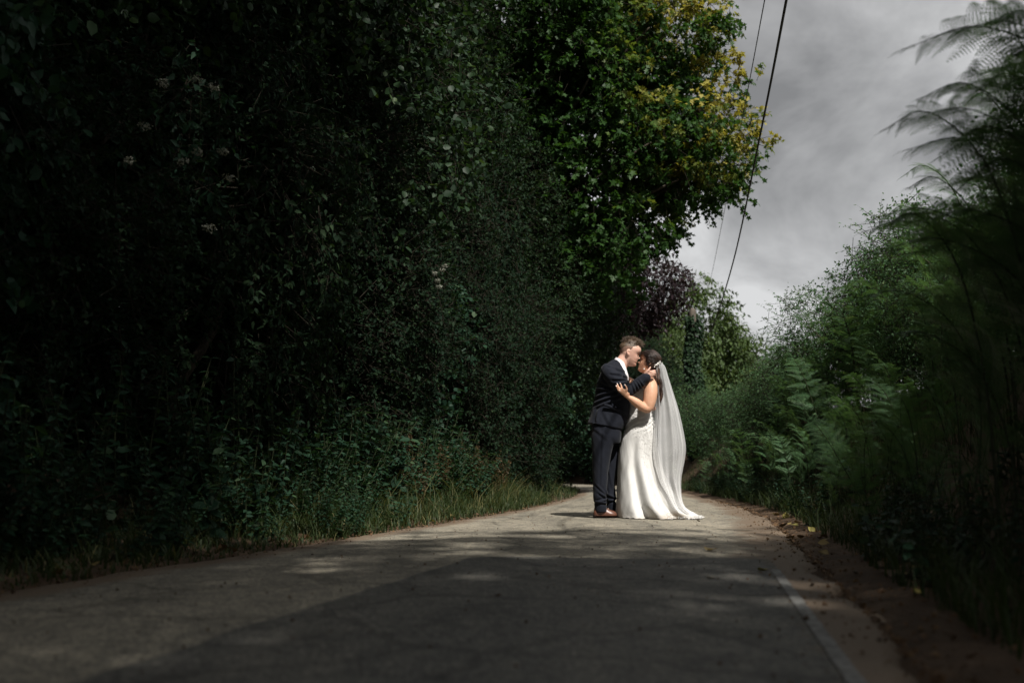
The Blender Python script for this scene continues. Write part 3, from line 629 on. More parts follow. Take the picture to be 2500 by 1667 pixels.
o = grass_object('tall_grass_stalks', XL(y) - d, y, 0.45 + 0.3 * rng.random(n), 0.6 + 0.8 * rng.random(n), 0.0022 + 0.0015 * rng.random(n), 0.75 + 0.25 * rng.random(n), M['grass'], rng)
o['label'] = 'pale bent grass stalks on the left verge'; o['category'] = 'grass'
# dried reddish stems at the foot of the thicket
def dry_plant():
    root = empty('dried_sorrel'); P = []; tubes = []
    for s in range(16):
        a = rng.random() * 6.28; b0 = np.array([math.cos(a), math.sin(a), 0]) * 0.12 * rng.random(); tip = b0 + np.array([math.cos(a) * 0.12, math.sin(a) * 0.12, 0.5 + 0.25 * rng.random()])
        tubes.append(tube([b0, (b0 + tip) / 2 + rng.normal(size=3) * 0.02, tip], [0.003, 0.0025, 0.001], 4, 3))
        for j in range(26):
            t = 0.45 + 0.55 * rng.random(); P.append(b0 + (tip - b0) * t + rng.normal(size=3) * 0.016)
    V, F = join(tubes); mk('stems', V, F, M['dry'], root, attrs={'tint': np.full(len(V), 0.4)})
    P = np.array(P); m = len(P); L = 0.02 + 0.02 * rng.random(m)
    V, F, tt = leaf_set(P, rdir(rng, m), rdir(rng, m), L, L * 0.6, T_OVATE, rng.random(m)); mk('seed_heads', V, F, M['dry'], root, attrs={'tint': tt})['kind'] = 'stuff'
    return root
dp = [Spawner(dry_plant()) for _ in range(2)]
for n in range(10):
    y = 9.6 + 5.2 * rng.random(); d = 0.55 + 0.5 * rng.random(); x = float(XL(y)) - d
    tagit(dp[n % 2]((x, y, left_h(x, y)), rng.random() * 6, 0.75 + 0.4 * rng.random()), 'rusty brown dried sorrel at the foot of the left thicket', 'plant', 'dried sorrel on the left verge')

# ivy and dead nettle creeping under the hedge
rng = np.random.default_rng(75); n = 10000; y = 1.5 + 20 * rng.random(n) ** 1.1; d = 0.5 + 6.0 * rng.random(n); x = XL(y) - d; hz = ground_h(x, y) + 0.14 * rng.random(n)
V, F, tt = leaf_set(np.stack([x, y, hz], 1), rdir(rng, n) * np.array([1, 1, 0.4]), np.array([0.5, -0.2, 1.0]) + 0.5 * rng.normal(size=(n, 3)), 0.06 + 0.06 * rng.random(n), 0.05 + 0.05 * rng.random(n), T_ROUND, rng.random(n))
o = mk('ground_ivy', V, F, M['leaf_ivy'], attrs={'tint': tt}); o['kind'] = 'stuff'; o['label'] = 'ivy covering the ground under the left hedge'; o['category'] = 'ivy'

# ------------------------------------------------------------------ bracken on the right bank
rng = np.random.default_rng(81)
def pinna(L, npair, lobes):
    parts = []; tints = []
    xs = np.linspace(0.05, 0.985, npair); cur = lambda x: np.array([x * L, 0, -0.22 * L * x * x + 0.03 * L * math.sin(x * 3)])
    for x in xs:
        pl = 0.30 * L * (1 - x) ** 0.75 * (0.55 + 0.45 * min(1, x / 0.12)) + 0.012 * L; w = 0.95 / npair * L * 0.62
        for s in (-1, 1):
            ax = unit(np.array([0.32, s, -0.18 - 0.12 * rng.random()])); fw = np.array([1.0, 0, -0.2]); p = cur(x)
            if lobes:
                V = [p - fw * w * 0.12, p + fw * w * 0.12, p + ax * pl]; F = [(0, 1, 2)]
                for j in range(lobes):
                    t0 = j / lobes; t1 = (j + 0.75) / lobes; tm = (j + 0.75) / lobes; lw = w * (1 - 0.75 * t0)
                    for q in (-1, 1):
                        k = len(V); V += [p + ax * pl * t0, p + ax * pl * t1, p + ax * pl * tm + fw * q * lw]; F.append((k, k + 1, k + 2) if q < 0 else (k, k + 2, k + 1))
            else:
                V = [p, p + ax * pl * 0.4 + fw * w * 0.75, p + ax * pl, p + ax * pl * 0.4 - fw * w * 0.75]; F = [(0, 1, 2), (0, 2, 3)]
            parts.append((np.array(V), np.array(F))); tints.append(np.full(len(V), np.clip(0.45 + 0.15 * rng.normal() + 0.25 * x, 0, 1)))
    pv = np.array([cur(t) for t in np.linspace(0, 1, 6)]); tv, tf = tube(pv, np.linspace(0.0022, 0.0006, 6), 4, 1)
    parts.append((tv, tf)); tints.append(np.full(len(tv), 0.75))
    V, F = join(parts); return V, F, np.concatenate(tints)
PN = []
for k in range(3):
    V, F, tt = pinna(1.0, 18, 4); PN.append(raw_mesh('frond', V, F, M['fern'], attrs={'tint': tt}))
Vl, Fl, tl = pinna(1.0, 15, 0)
def bracken(H, reach, pairs, L0):
    root = empty('bracken_fern')
    path = np.array([(0, 0, -0.1), (0.04 * reach, 0, H * 0.45), (0.25 * reach, 0, H * 0.82), (0.65 * reach, 0, H * 0.98), (reach, 0, H * 0.94)])
    V, F = tube(path, [0.007, 0.006, 0.005, 0.003, 0.0012], 6, 5); mk('stem', V, F, M['stem'], root, smooth=True)
    C = catmull(path, 20); T = unit(np.gradient(C, axis=0)); n = len(C); fr = []
    for j in range(pairs):
        t = 0.27 + 0.70 * (j / (pairs - 1)) ** 0.85; i = int(t * (n - 1)); l = L0 * (1 - 0.86 * (j / (pairs - 1)) ** 0.9) * (0.85 + 0.3 * rng.random())
        for s in (-1, 1):
            y = np.array([0, s, 0.0]); x = unit(y + T[i] * 0.45 + np.array([0, 0, 0.25 - 0.25 * t + 0.12 * rng.normal()]) + 0.12 * rng.normal(size=3))
            z = unit(np.cross(x, np.cross(np.array([0, 0, 1.0]) * 0.7 + np.cross(T[i], y * s) * -0.0 + np.array([-T[i][2], 0, T[i][0]]), x)))
            fr.append((C[i], x, np.cross(z, x), z, l))
    i = n - 2; fr.append((C[i], T[i], np.array([0, 1.0, 0]), np.cross(T[i], np.array([0, 1.0, 0])), L0 * 0.14))
    return root, fr
def place_fronds(root, fr):
    for q, (p, x, y, z, l) in enumerate(fr):
        o = link('frond', PN[q % 3], root)
        m = Matrix(((x[0] * l, y[0] * l, z[0] * l, p[0]), (x[1] * l, y[1] * l, z[1] * l, p[1]), (x[2] * l, y[2] * l, z[2] * l, p[2]), (0, 0, 0, 1)))
        o.matrix_local = m
near_f, far_f = [], []
for k in range(4):
    r, fr = bracken(1.25 + 0.15 * k, 0.42 + 0.12 * (k % 2), 14 + k % 2, 0.31 + 0.025 * k); place_fronds(r, fr); near_f.append(Spawner(r))
for k in range(4):
    r, fr = bracken(1.15 + 0.15 * k, 0.55 + 0.12 * (k % 2), 11, 0.32); parts = []; tt = []
    for (p, x, y, z, l) in fr:
        parts.append((p + l * (Vl[:, :1] * x + Vl[:, 1:2] * y + Vl[:, 2:] * z), Fl)); tt.append(tl + 0.1 * rng.normal())
    V, F = join(parts); mk('fronds', V, F, M['fern'], r, attrs={'tint': np.concatenate(tt).clip(0, 1)}); far_f.append(Spawner(r))
# the blurred bracken right by the camera
spots = [(1.62, 2.95, 3.3, 1.16), (1.78, 3.3, 2.9, 1.2), (1.55, 3.55, 3.5, 0.95), (1.95, 3.0, 2.6, 1.15), (1.9, 3.9, 3.2, 1.05), (2.2, 3.6, 3.6, 1.1), (1.75, 2.5, 3.0, 0.95), (2.05, 4.4, 3.3, 0.95), (2.5, 4.2, 2.8, 1.05), (1.48, 2.75, 2.8, 0.72), (1.66, 4.1, 3.7, 0.62), (2.0, 2.4, 3.9, 1.1),
    (1.85, 2.75, 3.2, 1.25), (2.05, 3.3, 3.4, 1.25), (2.2, 2.9, 2.9, 1.2), (1.98, 3.65, 3.0, 1.12), (2.35, 3.3, 3.1, 1.25), (2.3, 3.9, 3.4, 1.15), (2.6, 3.7, 3.0, 1.2), (1.7, 3.1, 2.5, 0.85), (1.85, 3.5, 3.9, 0.8), (2.5, 2.7, 3.3, 1.2), (2.7, 4.8, 3.2, 1.1), (2.2, 4.9, 3.0, 0.95), (1.55, 3.2, 3.2, 0.55), (1.6, 2.6, 3.6, 0.6), (1.75, 2.8, 3.1, 0.9), (1.9, 3.2, 2.7, 0.95),
    (1.72, 3.0, 3.1, 1.22), (1.82, 3.1, 3.5, 1.3), (1.95, 2.85, 2.8, 1.32), (2.1, 3.05, 3.2, 1.35), (2.15, 3.45, 2.9, 1.3), (2.3, 3.1, 3.4, 1.3), (2.4, 3.5, 3.0, 1.3), (1.66, 3.4, 3.3, 1.05), (1.9, 3.7, 2.7, 1.2), (2.1, 3.85, 3.5, 1.2), (2.45, 3.95, 3.1, 1.25), (1.6, 2.9, 2.9, 0.8), (1.7, 3.25, 3.6, 0.7), (1.8, 3.6, 3.2, 0.75), (2.0, 4.1, 3.0, 0.9), (2.25, 4.4, 3.3, 1.0),
    (2.05, 4.3, 3.2, 1.35), (2.2, 4.6, 2.9, 1.45), (2.35, 4.25, 3.4, 1.5), (2.5, 4.7, 3.1, 1.5), (2.6, 4.3, 3.0, 1.55), (2.75, 4.6, 3.3, 1.5), (2.3, 4.9, 3.6, 1.3), (2.45, 5.2, 2.8, 1.3), (2.7, 5.1, 3.2, 1.4), (2.9, 4.9, 3.0, 1.5), (1.95, 3.95, 2.6, 1.25), (2.15, 4.05, 3.8, 1.3)]
spots = [q for q in spots if q[3] > 0.75][:38]
for n, (x, y, rz, sc) in enumerate(spots):
    x, y, sc = x * 1.17 + 0.14, y * 1.14, min(sc, 1.2); rz += 0.35 * rng.normal()
    tagit(near_f[n % 4]((x, y, left_h(x, y)), rz, sc), 'dark blurred bracken rising at the near right edge', 'fern', 'bracken right beside the camera')
arch = []
for k in range(3):
    r, fr = bracken(1.3 + 0.1 * k, 0.8, 16, 0.46 + 0.03 * k); place_fronds(r, fr); arch.append(Spawner(r))
for n, (x, y, rz, sc) in enumerate([(2.02, 3.6, 3.14, 1.0), (2.12, 3.7, 3.3, 1.22), (2.2, 3.5, 2.95, 1.28), (2.05, 3.9, 2.9, 1.05), (2.3, 4.1, 3.2, 1.2), (2.15, 4.4, 3.4, 1.05), (1.95, 4.2, 3.1, 0.82), (2.35, 3.75, 3.35, 1.3), (2.1, 3.3, 3.0, 1.1), (2.4, 4.7, 3.05, 1.2), (2.2, 4.9, 3.2, 0.95), (2.5, 5.3, 3.1, 1.1)]):
    x, sc = x + 0.16, sc * 0.85
    tagit(arch[n % 3]((x, y, left_h(x, y)), rz, sc), 'dark blurred bracken frond reaching left into the sky at the near right', 'fern', 'arching bracken near the camera')
n = 0
while n < 150:
    y = 5.6 + 10.5 * rng.random() ** 0.9; d = 0.45 + 2.3 * rng.random(); x = float(XR(y)) + d
    sc = (0.55 + 0.5 * float(sstep(0.6, 1.9, d))) * (0.8 + 0.35 * rng.random())
    tagit(near_f[n % 4]((x, y, left_h(x, y)), math.pi + 0.9 * rng.normal(), sc, (0.1 * rng.normal(), 0.1 * rng.normal())), 'green bracken arching towards the lane on the right bank', 'fern', 'bracken on the right bank'); n += 1
n = 0
while n < 54:
    y = 12 + 9 * rng.random() ** 1.1; d = 0.4 + 2.7 * rng.random(); x = float(XR(y)) + d
    sc = (0.6 + 0.5 * float(sstep(0.6, 1.9, d))) * (0.8 + 0.4 * rng.random())
    tagit(far_f[n % 4]((x, y, left_h(x, y)), math.pi + 1.0 * rng.normal(), sc, (0.1 * rng.normal(), 0.1 * rng.normal())), 'bracken far down the right bank beyond the bride', 'fern', 'bracken far down the bank'); n += 1
for n in range(44):
    y = 2.9 + 9 * rng.random(); d = 0.28 + 1.1 * rng.random(); x = float(XR(y)) + d
    tagit(near_f[n % 4]((x, y, left_h(x, y)), math.pi + 1.1 * rng.normal(), 0.32 + 0.28 * rng.random(), (0.2 * rng.normal(), -0.2 + 0.2 * rng.normal())), 'short young bracken at the foot of the right bank', 'fern', 'short bracken at the bank foot')
for n in range(16):
    y = 12.5 + 11 * rng.random(); d = 0.3 + 0.8 * rng.random(); x = float(XR(y)) + d
    tagit(far_f[n % 4]((x, y, left_h(x, y)), math.pi + 1.1 * rng.normal(), 0.4 + 0.25 * rng.random(), (0.1 * rng.normal(), -0.2)), 'low bracken at the lane edge just beyond the bride', 'fern', 'low bracken beyond the bride')
parts, tts = [], []
for n in range(30):
    y = 15 + 22 * rng.random() ** 1.2; d = 0.35 + 2.8 * rng.random(); x = float(XR(y)) + d; sc = (0.5 + 0.55 * float(sstep(0.5, 1.9, d))) * (0.8 + 0.4 * rng.random())
    me = [c for c in far_f[n % 4].root.children if c.name.startswith('fronds')][0].data; k = len(me.vertices); co = np.empty(k * 3, dtype=np.float32); me.vertices.foreach_get('co', co); co = co.reshape(-1, 3) * sc
    tv = np.empty(k, dtype=np.float32); me.attributes['tint'].data.foreach_get('value', tv); a_ = math.pi + 1.0 * rng.normal(); c_, s_ = math.cos(a_), math.sin(a_)
    FQ = []
    tot = np.empty(len(me.polygons), dtype=np.int32); me.polygons.foreach_get('loop_total', tot); st = np.empty(len(me.polygons), dtype=np.int32); me.polygons.foreach_get('loop_start', st); li = np.empty(len(me.loops), dtype=np.int32); me.loops.foreach_get('vertex_index', li)
    FQ = [np.stack([li[st[tot == q] + j] for j in range(q)], -1) for q in (3, 4) if (tot == q).any()]
    parts.append((np.stack([co[:, 0] * c_ - co[:, 1] * s_ + x, co[:, 0] * s_ + co[:, 1] * c_ + y, co[:, 2] + left_h(x, y)], 1), FQ)); tts.append(tv)
V, F = join(parts); o = mk('bracken_mass', V, F, M['fern'], attrs={'tint': np.concatenate(tts)}); o['kind'] = 'stuff'; o['label'] = 'mass of far bracken filling the right bank'; o['category'] = 'bracken'
# thorny shrubs along the top of the bank
rng = np.random.default_rng(91)
hb = [(0, 0, 0.9, 0.9, 0.9, 0.8), (0.3, 0.5, 1.5, 0.7, 0.7, 0.7), (-0.4, -0.3, 1.4, 0.7, 0.7, 0.6)]
hs = Spawner(make_tree('hawthorn_bush', hb, M['fern'], rng, 0.035, 2000, 8, 0.2, 0.04, 0.6, T_OVATE, droop=0.0, gapf=2.2, gap=-0.2, seed=33, shell=(0.4, 1.12), spread=0.9))
for n, (d, y, sc) in enumerate([(2.9, 9.5, 0.9), (2.6, 11.5, 1.0), (2.4, 13.3, 1.08), (2.9, 14.6, 1.2), (2.2, 16.2, 0.95), (2.8, 17.6, 1.0), (2.0, 20.0, 0.8), (3.4, 8.0, 1.0), (3.4, 11.8, 1.2), (2.4, 23.0, 0.8), (1.6, 28.0, 0.9), (1.5, 31.0, 1.0), (2.4, 34, 1.2), (1.8, 37, 1.1), (2.1, 7.6, 0.7), (1.9, 10.6, 0.65), (1.5, 17.8, 0.7), (1.4, 20.0, 0.7), (1.4, 22.5, 0.75), (1.3, 25.5, 0.8), (2.4, 6.4, 0.9), (2.8, 5.6, 1.1), (2.2, 5.2, 0.75), (3.3, 6.6, 1.1)]):
    x = float(XR(y)) + d
    lab = 'small-leaved hawthorn bush with loose twigs on top of the right bank' if d > 2.3 else 'low hawthorn bush among the bracken on the face of the right bank'
    tagit(hs((x, y, left_h(x, y) - 0.1), n * 2.1, sc), lab, 'bush', 'hawthorn bushes on top of the bank' if d > 2.3 else 'low hawthorn bushes on the bank face')
# low undergrowth on the face of the bank: weeds, grass tufts, dead stems
for n in range(176):
    y = 3.0 + 20 * rng.random() if n < 130 else 12 + 8 * rng.random(); d = 0.26 + 0.9 * rng.random() if n < 130 else 0.4 + 1.0 * rng.random() ; x = float(XR(y)) + d
    k = net[n % 3] if n % 3 else dock[n % 2]
    o = k((x, y, left_h(x, y)), rng.random() * 6.28, 0.3 + 0.35 * rng.random(), (0.15 * rng.normal(), -0.25 + 0.15 * rng.normal())); nm = o.name.split('.')[0]
    tagit(o, 'low leafy nettle at the foot of the right bank' if nm.startswith('nettle') else 'low round-leaved plant at the foot of the right bank', 'plant', ('nettles' if nm.startswith('nettle') else 'broad-leaved plants') + ' of the right bank')
n = 14000; y = 2.4 + 26 * rng.random(n) ** 1.2; d = 0.22 + 1.8 * rng.random(n) ** 1.2
tuft = 0.5 + 0.5 * lump(np.stack([y * 2, d * 3, 0 * y], -1), 1.7, 5)
o = grass_object('bank_grass', XR(y) + d, y, (0.08 + 0.3 * tuft) * (0.5 + 0.7 * rng.random(n)), 0.4 + 0.7 * rng.random(n), 0.003 + 0.002 * rng.random(n), (0.25 + 0.3 * rng.random(n)).clip(0, 1), M['grass'], rng)
o['label'] = 'grass among the bracken on the right bank'; o['category'] = 'grass'

# ------------------------------------------------------------------ far trees, ivy pole, cables
rng = np.random.default_rng(101)
wil = make_tree('willow_tree', [(0, 0, 6.2, 2.0, 2.0, 3.0), (-1.6, 0, 4.6, 2.0, 2.0, 2.6), (1.7, 0, 4.4, 2.0, 2.0, 2.5), (0.2, 0, 2.2, 3.2, 2.2, 2.2)], M['leaf_far'], rng, 0.25, 3500, 8, 0.6, 0.21, 0.47, T_LANCE, droop=0.9, gapf=1.3, gap=-0.4, seed=44)
ws = Spawner(wil)
for px, Y, sc, rz, lab in [(1712, 47, 1.02, 0.4, 'tall pale green willow behind the ivy covered pole'), (1640, 44, 0.68, 2.0, 'rounded pale tree behind the bride, left of the ivy covered pole'), (1775, 52, 0.86, 3.5, 'pale tree just right of the ivy covered pole'), (1850, 60, 0.72, 5.0, 'low far tree at the end of the right bank'), (1560, 52, 0.8, 1.0, 'far tree hidden mostly behind the couple'), (1920, 62, 0.72, 0.2, 'far tree mostly hidden by the right bank')]:
    p = at(px, 1150, Y); tagit(ws((p[0], Y, 0.3), rz, sc), lab, 'tree', 'far trees at the bend')
pb = at(1700, 1150, 29); pole = empty('utility_pole', (pb[0], 29, left_h(pb[0], 29) - 0.1)); pz = pole.location.z
V, F = tube([(pb[0], 29, pz), (pb[0], 29, pz + 2.5), (pb[0], 29, 5.15)], [0.13, 0.12, 0.10], 14, 2); mk('pole', V, F, M['pole'], pole, smooth=True)
n = 4200; zz = pz + (5.0 - pz) * rng.random(n); a = rng.random(n) * 6.283; rr = 0.16 + 0.09 * rng.random(n) + 0.05 * np.sin(zz * 3.1 + a)
P = np.stack([pb[0] + rr * np.cos(a), 29 + rr * np.sin(a), zz], 1); D = np.stack([np.cos(a), np.sin(a), 0 * a], 1)
V, F, tt = leaf_set(P, D * 0.4 + np.array([0, 0, -0.9]) + 0.4 * rng.normal(size=(n, 3)), D + 0.4 * rng.normal(size=(n, 3)), np.full(n, 0.085), np.full(n, 0.08), T_ROUND, rng.random(n))
mk('ivy', V, F, M['leaf_ivy'], pole, attrs={'tint': tt})
tagit(pole, 'utility pole wrapped in dark ivy beside the lane beyond the bride', 'pole')
def cable(name, pts, r, label):
    V, F = tube(np.array(pts), np.full(len(pts), r), 6, 10); o = mk(name, V, F, M['cable'], smooth=True); tagit(o, label, 'cable', 'overhead cables'); return o
cable('overhead_cable', [at(1719, 826, 29), at(1733, 808, 26.5), at(1752, 765, 23), at(1795, 620, 17), at(1862, 300, 11.2), at(1920, 0, 8.2), at(2010, -480, 5.7), (2.0, 0, 5.4), (0.2, -14, 6.5)], 0.013, 'thick black overhead cable running down to the ivy covered pole')
cable('overhead_cable', [at(1722, 745, 60), at(1731, 700, 45), at(1748, 620, 34), at(1818, 260, 17), at(1867, 0, 12), at(1990, -650, 7), (1.5, -4, 9.5)], 0.0075, 'thin overhead wire left of the thick cable')

# ------------------------------------------------------------------ fallen leaves and litter
rng = np.random.default_rng(111)
fm = []
for k in range(3):
    u = np.linspace(0, 1, 6); wv = np.array([0.02, 0.3, 0.42, 0.36, 0.2, 0.0]); curl = 0.1 + 0.12 * k
    V = []
    for t, q in zip(u, wv): V += [(t - 0.5, -q, curl * (q * q * 4 + (t - 0.5) ** 2)), (t - 0.5, 0, curl * (t - 0.5) ** 2), (t - 0.5, q, curl * (q * q * 4 + (t - 0.5) ** 2) + 0.05 * k)]
    F = [f for i in range(5) for f in ((3 * i, 3 * i + 3, 3 * i + 4, 3 * i + 1), (3 * i + 1, 3 * i + 4, 3 * i + 5, 3 * i + 2))]
    fm.append((np.array(V), np.array(F)))
FM = [[raw_mesh('fallen_leaf', V, F, M['fallen'], attrs={'tint': np.full(len(V), tn)}) for tn in (0.15, 0.4, 0.75, 1.0)] for V, F in fm]
def fallen(px, py, size, tn, label, tilt=0.2, group=None):
    p0, p1 = at(px, py, 1.0), at(px, py, 2.0); d = p1 - p0; o0 = np.array([0, 0, CAM_Z]); Y = 4.0
    for _ in range(40):
        p = o0 + (p0 - o0) * Y; on = XL(p[1]) < p[0] < XR(p[1]); gz = float(road_z(p[0], p[1])) + 0.006 if on else left_h(p[0], p[1]) + 0.01
        k = (gz - CAM_Z) / (p0 - o0)[2]; Y = Y + 0.5 * (min(max(k, 1.5), 30) - Y)
    o = link('fallen_leaf', FM[rng.integers(3)][tn]); o.location = (p[0], p[1], gz); o.scale = (size,) * 3
    o.rotation_euler = (tilt * rng.normal(), tilt * rng.normal(), rng.random() * 6.28)
    tagit(o, label, 'leaf', group); return o
fallen(1735, 1343, 0.104, 2, 'dull green leaf lying alone on the tarmac before the shade', 0.1)
fallen(1918, 1262, 0.096, 3, 'long yellow leaf curled against the foot of the right bank', 0.6)
fallen(1938, 1282, 0.088, 3, 'yellow leaf lying flat below the curled yellow one', 0.2)
fallen(1980, 1294, 0.072, 3, 'small yellow leaf standing on edge at the bank foot', 0.8)
fallen(1928, 1315, 0.080, 1, 'orange brown leaf lying on the soil verge', 0.1)
fallen(1862, 1391, 0.056, 3, 'small yellow leaf at the far end of the white line', 0.1)
fallen(1735, 1410, 0.048, 2, 'small ochre leaf in the middle of the dark tarmac', 0.1)
fallen(2245, 1446, 0.056, 3, 'round pale yellow leaf on the near soil verge', 0.2)
fallen(2212, 1402, 0.104, 2, 'pale curled leaf on the near right verge', 0.3)
fallen(1705, 1271, 0.048, 0, 'dark curled leaf on the tarmac right of the train', 0.5)
fallen(2010, 1325, 0.072, 2, 'ochre leaf half hidden at the foot of the bank', 0.4)
for _ in range(46):
    y = 4.3 + 8 * rng.random(); x = float(XR(y)) + 0.02 + 0.65 * rng.random()
    o = link('fallen_leaf', FM[rng.integers(3)][rng.integers(3)]); o.location = (x, y, left_h(x, y) + 0.012); s = 0.05 + 0.05 * rng.random(); o.scale = (s, s, s)
    o.rotation_euler = (0.3 * rng.normal(), 0.3 * rng.normal(), rng.random() * 6.28)
    tagit(o, 'brown fallen leaf among others on the right soil verge', 'leaf', 'brown leaves on the right verge')
for _ in range(26):
    y = 4.2 + 9 * rng.random(); x = float(XL(y)) - 0.02 - 0.2 * rng.random()
    o = link('fallen_leaf', FM[rng.integers(3)][rng.integers(4)]); o.location = (x, y, left_h(x, y) + 0.012); s = 0.05 + 0.04 * rng.random(); o.scale = (s, s, s)
    o.rotation_euler = (0.4 * rng.normal(), 0.4 * rng.normal(), rng.random() * 6.28)
    tagit(o, 'fallen leaf along the grassy left edge of the lane', 'leaf', 'leaves along the left edge')
n = 5200; right = rng.random(n) < 0.72; y = 2.0 + 14 * rng.random(n) ** 1.2; q = rng.random(n)
x = np.where(right, XR(y) - 0.35 * q ** 3 + 0.75 * rng.random(n) * (q > 0.35), XL(y) + 0.22 * q ** 3 - 0.18 * rng.random(n))
z = np.where((x > XL(y)) & (x < XR(y)), road_z(x, y) + 0.004, ground_h(x, y) + 0.004); s = 0.004 + 0.011 * rng.random(n) ** 3
D = rdir(rng, n) * np.array([1, 1, 0.3]); V, F, tt = leaf_set(np.stack([x, y, z], 1), D, np.array([0, 0, 1.0]) + 0.6 * rng.normal(size=(n, 3)), s * 2.2, s * 1.6, (np.array([(0, 0, 0), (0.5, 0.5, 0), (1, 0, 0.1), (0.5, -0.5, 0), (0.5, 0, 0.5)]), np.array([(0, 1, 4), (1, 2, 4), (2, 3, 4), (3, 0, 4)])), rng.random(n) * 0.45)
k_ = 900; y2 = 2.2 + 10 * rng.random(k_); x2 = XL(y2) + (XR(y2) - XL(y2)) * rng.random(k_) ** 0.8; s2 = 0.0025 + 0.0055 * rng.random(k_) ** 3
z2 = road_z(x2, y2) + 0.008
V2, F2, t2 = leaf_set(np.stack([x2, y2, z2], 1), rdir(rng, k_) * np.array([1, 1, 0.2]), np.array([0, 0, 1.0]) + 0.5 * rng.normal(size=(k_, 3)), s2 * 2.2, s2 * 1.6, (np.array([(0, 0, 0), (0.5, 0.5, 0), (1, 0, 0.1), (0.5, -0.5, 0), (0.5, 0, 0.5)]), np.array([(0, 1, 4), (1, 2, 4), (2, 3, 4), (3, 0, 4)])), rng.random(k_) * 0.3)
V, F = join([(V, F), (V2, F2)]); tt = np.concatenate([tt, t2])
o = mk('soil_crumbs', V, F, M['fallen'], attrs={'tint': tt}); o['kind'] = 'stuff'; o['label'] = 'soil crumbs and leaf scraps along both road edges'; o['category'] = 'litter'
# ------------------------------------------------------------------ the couple
Y0 = 9.86
def gp(cx, cyy, dy=0.0):
    """photograph detail coordinates (3.2 x enlarged, origin 1380,800) to a world point at depth Y0 + dy"""
    return at(1380 + cx / 3.2, 800 + cyy / 3.2, Y0 + dy)
def fabric(name, c, rough=0.85, bump=0.15, scale=120, sheen=0.3, spec=0.2, var=0.15):
    m, nt, out = new_mat(name); L = nt.links
    tc = nd(nt, 'ShaderNodeTexCoord'); n = nd(nt, 'ShaderNodeTexNoise'); n.inputs['Scale'].default_value = 9; n.inputs['Detail'].default_value = 5; L.new(tc.outputs['Object'], n.inputs['Vector'])
    r = ramp(nt, [(0.3, tuple(x * (1 - var) for x in c)), (0.7, tuple(x * (1 + var) for x in c))]); L.new(n.outputs['Fac'], r.inputs['Fac'])
    b = princ(nt, rough, spec); b.inputs['Sheen Weight'].default_value = sheen; L.new(r.outputs['Color'], b.inputs['Base Color'])
    n2 = nd(nt, 'ShaderNodeTexNoise'); n2.inputs['Scale'].default_value = scale; n2.inputs['Detail'].default_value = 4; L.new(tc.outputs['Object'], n2.inputs['Vector'])
    bp = nd(nt, 'ShaderNodeBump'); bp.inputs['Strength'].default_value = bump; bp.inputs['Distance'].default_value = 0.004; L.new(n2.outputs['Fac'], bp.inputs['Height'])
    L.new(bp.outputs[0], b.inputs['Normal']); L.new(b.outputs[0], out.inputs['Surface']); return m
def skin(name, c, c2):
    m, nt, out = new_mat(name); L = nt.links
    tc = nd(nt, 'ShaderNodeTexCoord'); n = nd(nt, 'ShaderNodeTexNoise'); n.inputs['Scale'].default_value = 22; n.inputs['Detail'].default_value = 4; L.new(tc.outputs['Object'], n.inputs['Vector'])
    r = ramp(nt, [(0.35, c), (0.7, c2)]); L.new(n.outputs['Fac'], r.inputs['Fac'])
    b = princ(nt, 0.5, 0.35); L.new(r.outputs['Color'], b.inputs['Base Color'])
    b.inputs['Subsurface Weight'].default_value = 0.12; b.inputs['Subsurface Radius'].default_value = (0.012, 0.005, 0.003); b.inputs['Subsurface Scale'].default_value = 0.6
    L.new(b.outputs[0], out.inputs['Surface']); return m
M['suit'] = fabric('navy_wool', (0.0062, 0.0078, 0.0135), sheen=0.05)
M['suit_trim'] = fabric('navy_wool_edge', (0.005, 0.0062, 0.0108), sheen=0.04)
M['shirt'] = fabric('white_cotton', (0.72, 0.70, 0.72), rough=0.8, sheen=0.1, var=0.04)
M['skin_m'] = skin('fair_skin', (0.58, 0.345, 0.265), (0.66, 0.41, 0.32)); M['skin_f'] = skin('tanned_skin', (0.55, 0.30, 0.19), (0.61, 0.345, 0.225))
M['stubble'] = skin('stubbled_skin', (0.44, 0.26, 0.195), (0.52, 0.315, 0.24))
M['fade'] = skin('cropped_hair_skin', (0.13, 0.08, 0.06), (0.24, 0.145, 0.105)); M['lip'] = skin('lip', (0.36, 0.12, 0.1), (0.42, 0.16, 0.13)); M['brow'] = fabric('dark_brow', (0.03, 0.018, 0.012)); M['nail'] = fabric('pale_nail', (0.75, 0.62, 0.58), rough=0.3, sheen=0, spec=0.5)
M['hair_m'] = noisy_mat('brown_hair', [(0.3, (0.035, 0.022, 0.014)), (0.7, (0.12, 0.078, 0.046))], 60, rough=0.45, spec=0.5, bump=0.3)
M['hair_f'] = noisy_mat('dark_brown_hair', [(0.3, (0.014, 0.008, 0.006)), (0.7, (0.045, 0.024, 0.016))], 40, rough=0.35, spec=0.55, bump=0.2)
M['hair_tip'] = noisy_mat('warm_brown_hair', [(0.3, (0.04, 0.018, 0.01)), (0.7, (0.11, 0.052, 0.028))], 40, rough=0.4, spec=0.5, bump=0.2)
M['satin'] = fabric('ivory_satin', (0.58, 0.572, 0.555), rough=0.72, bump=0.08, sheen=0.1, spec=0.2, var=0.03)
M['lace'] = fabric('ivory_lace', (0.62, 0.61, 0.59), rough=0.75, bump=0.3, scale=200, sheen=0.1, var=0.06)
M['shoe'] = noisy_mat('brown_leather', [(0.3, (0.07, 0.027, 0.017)), (0.7, (0.14, 0.06, 0.038))], 16, rough=0.38, spec=0.5, bump=0.15)
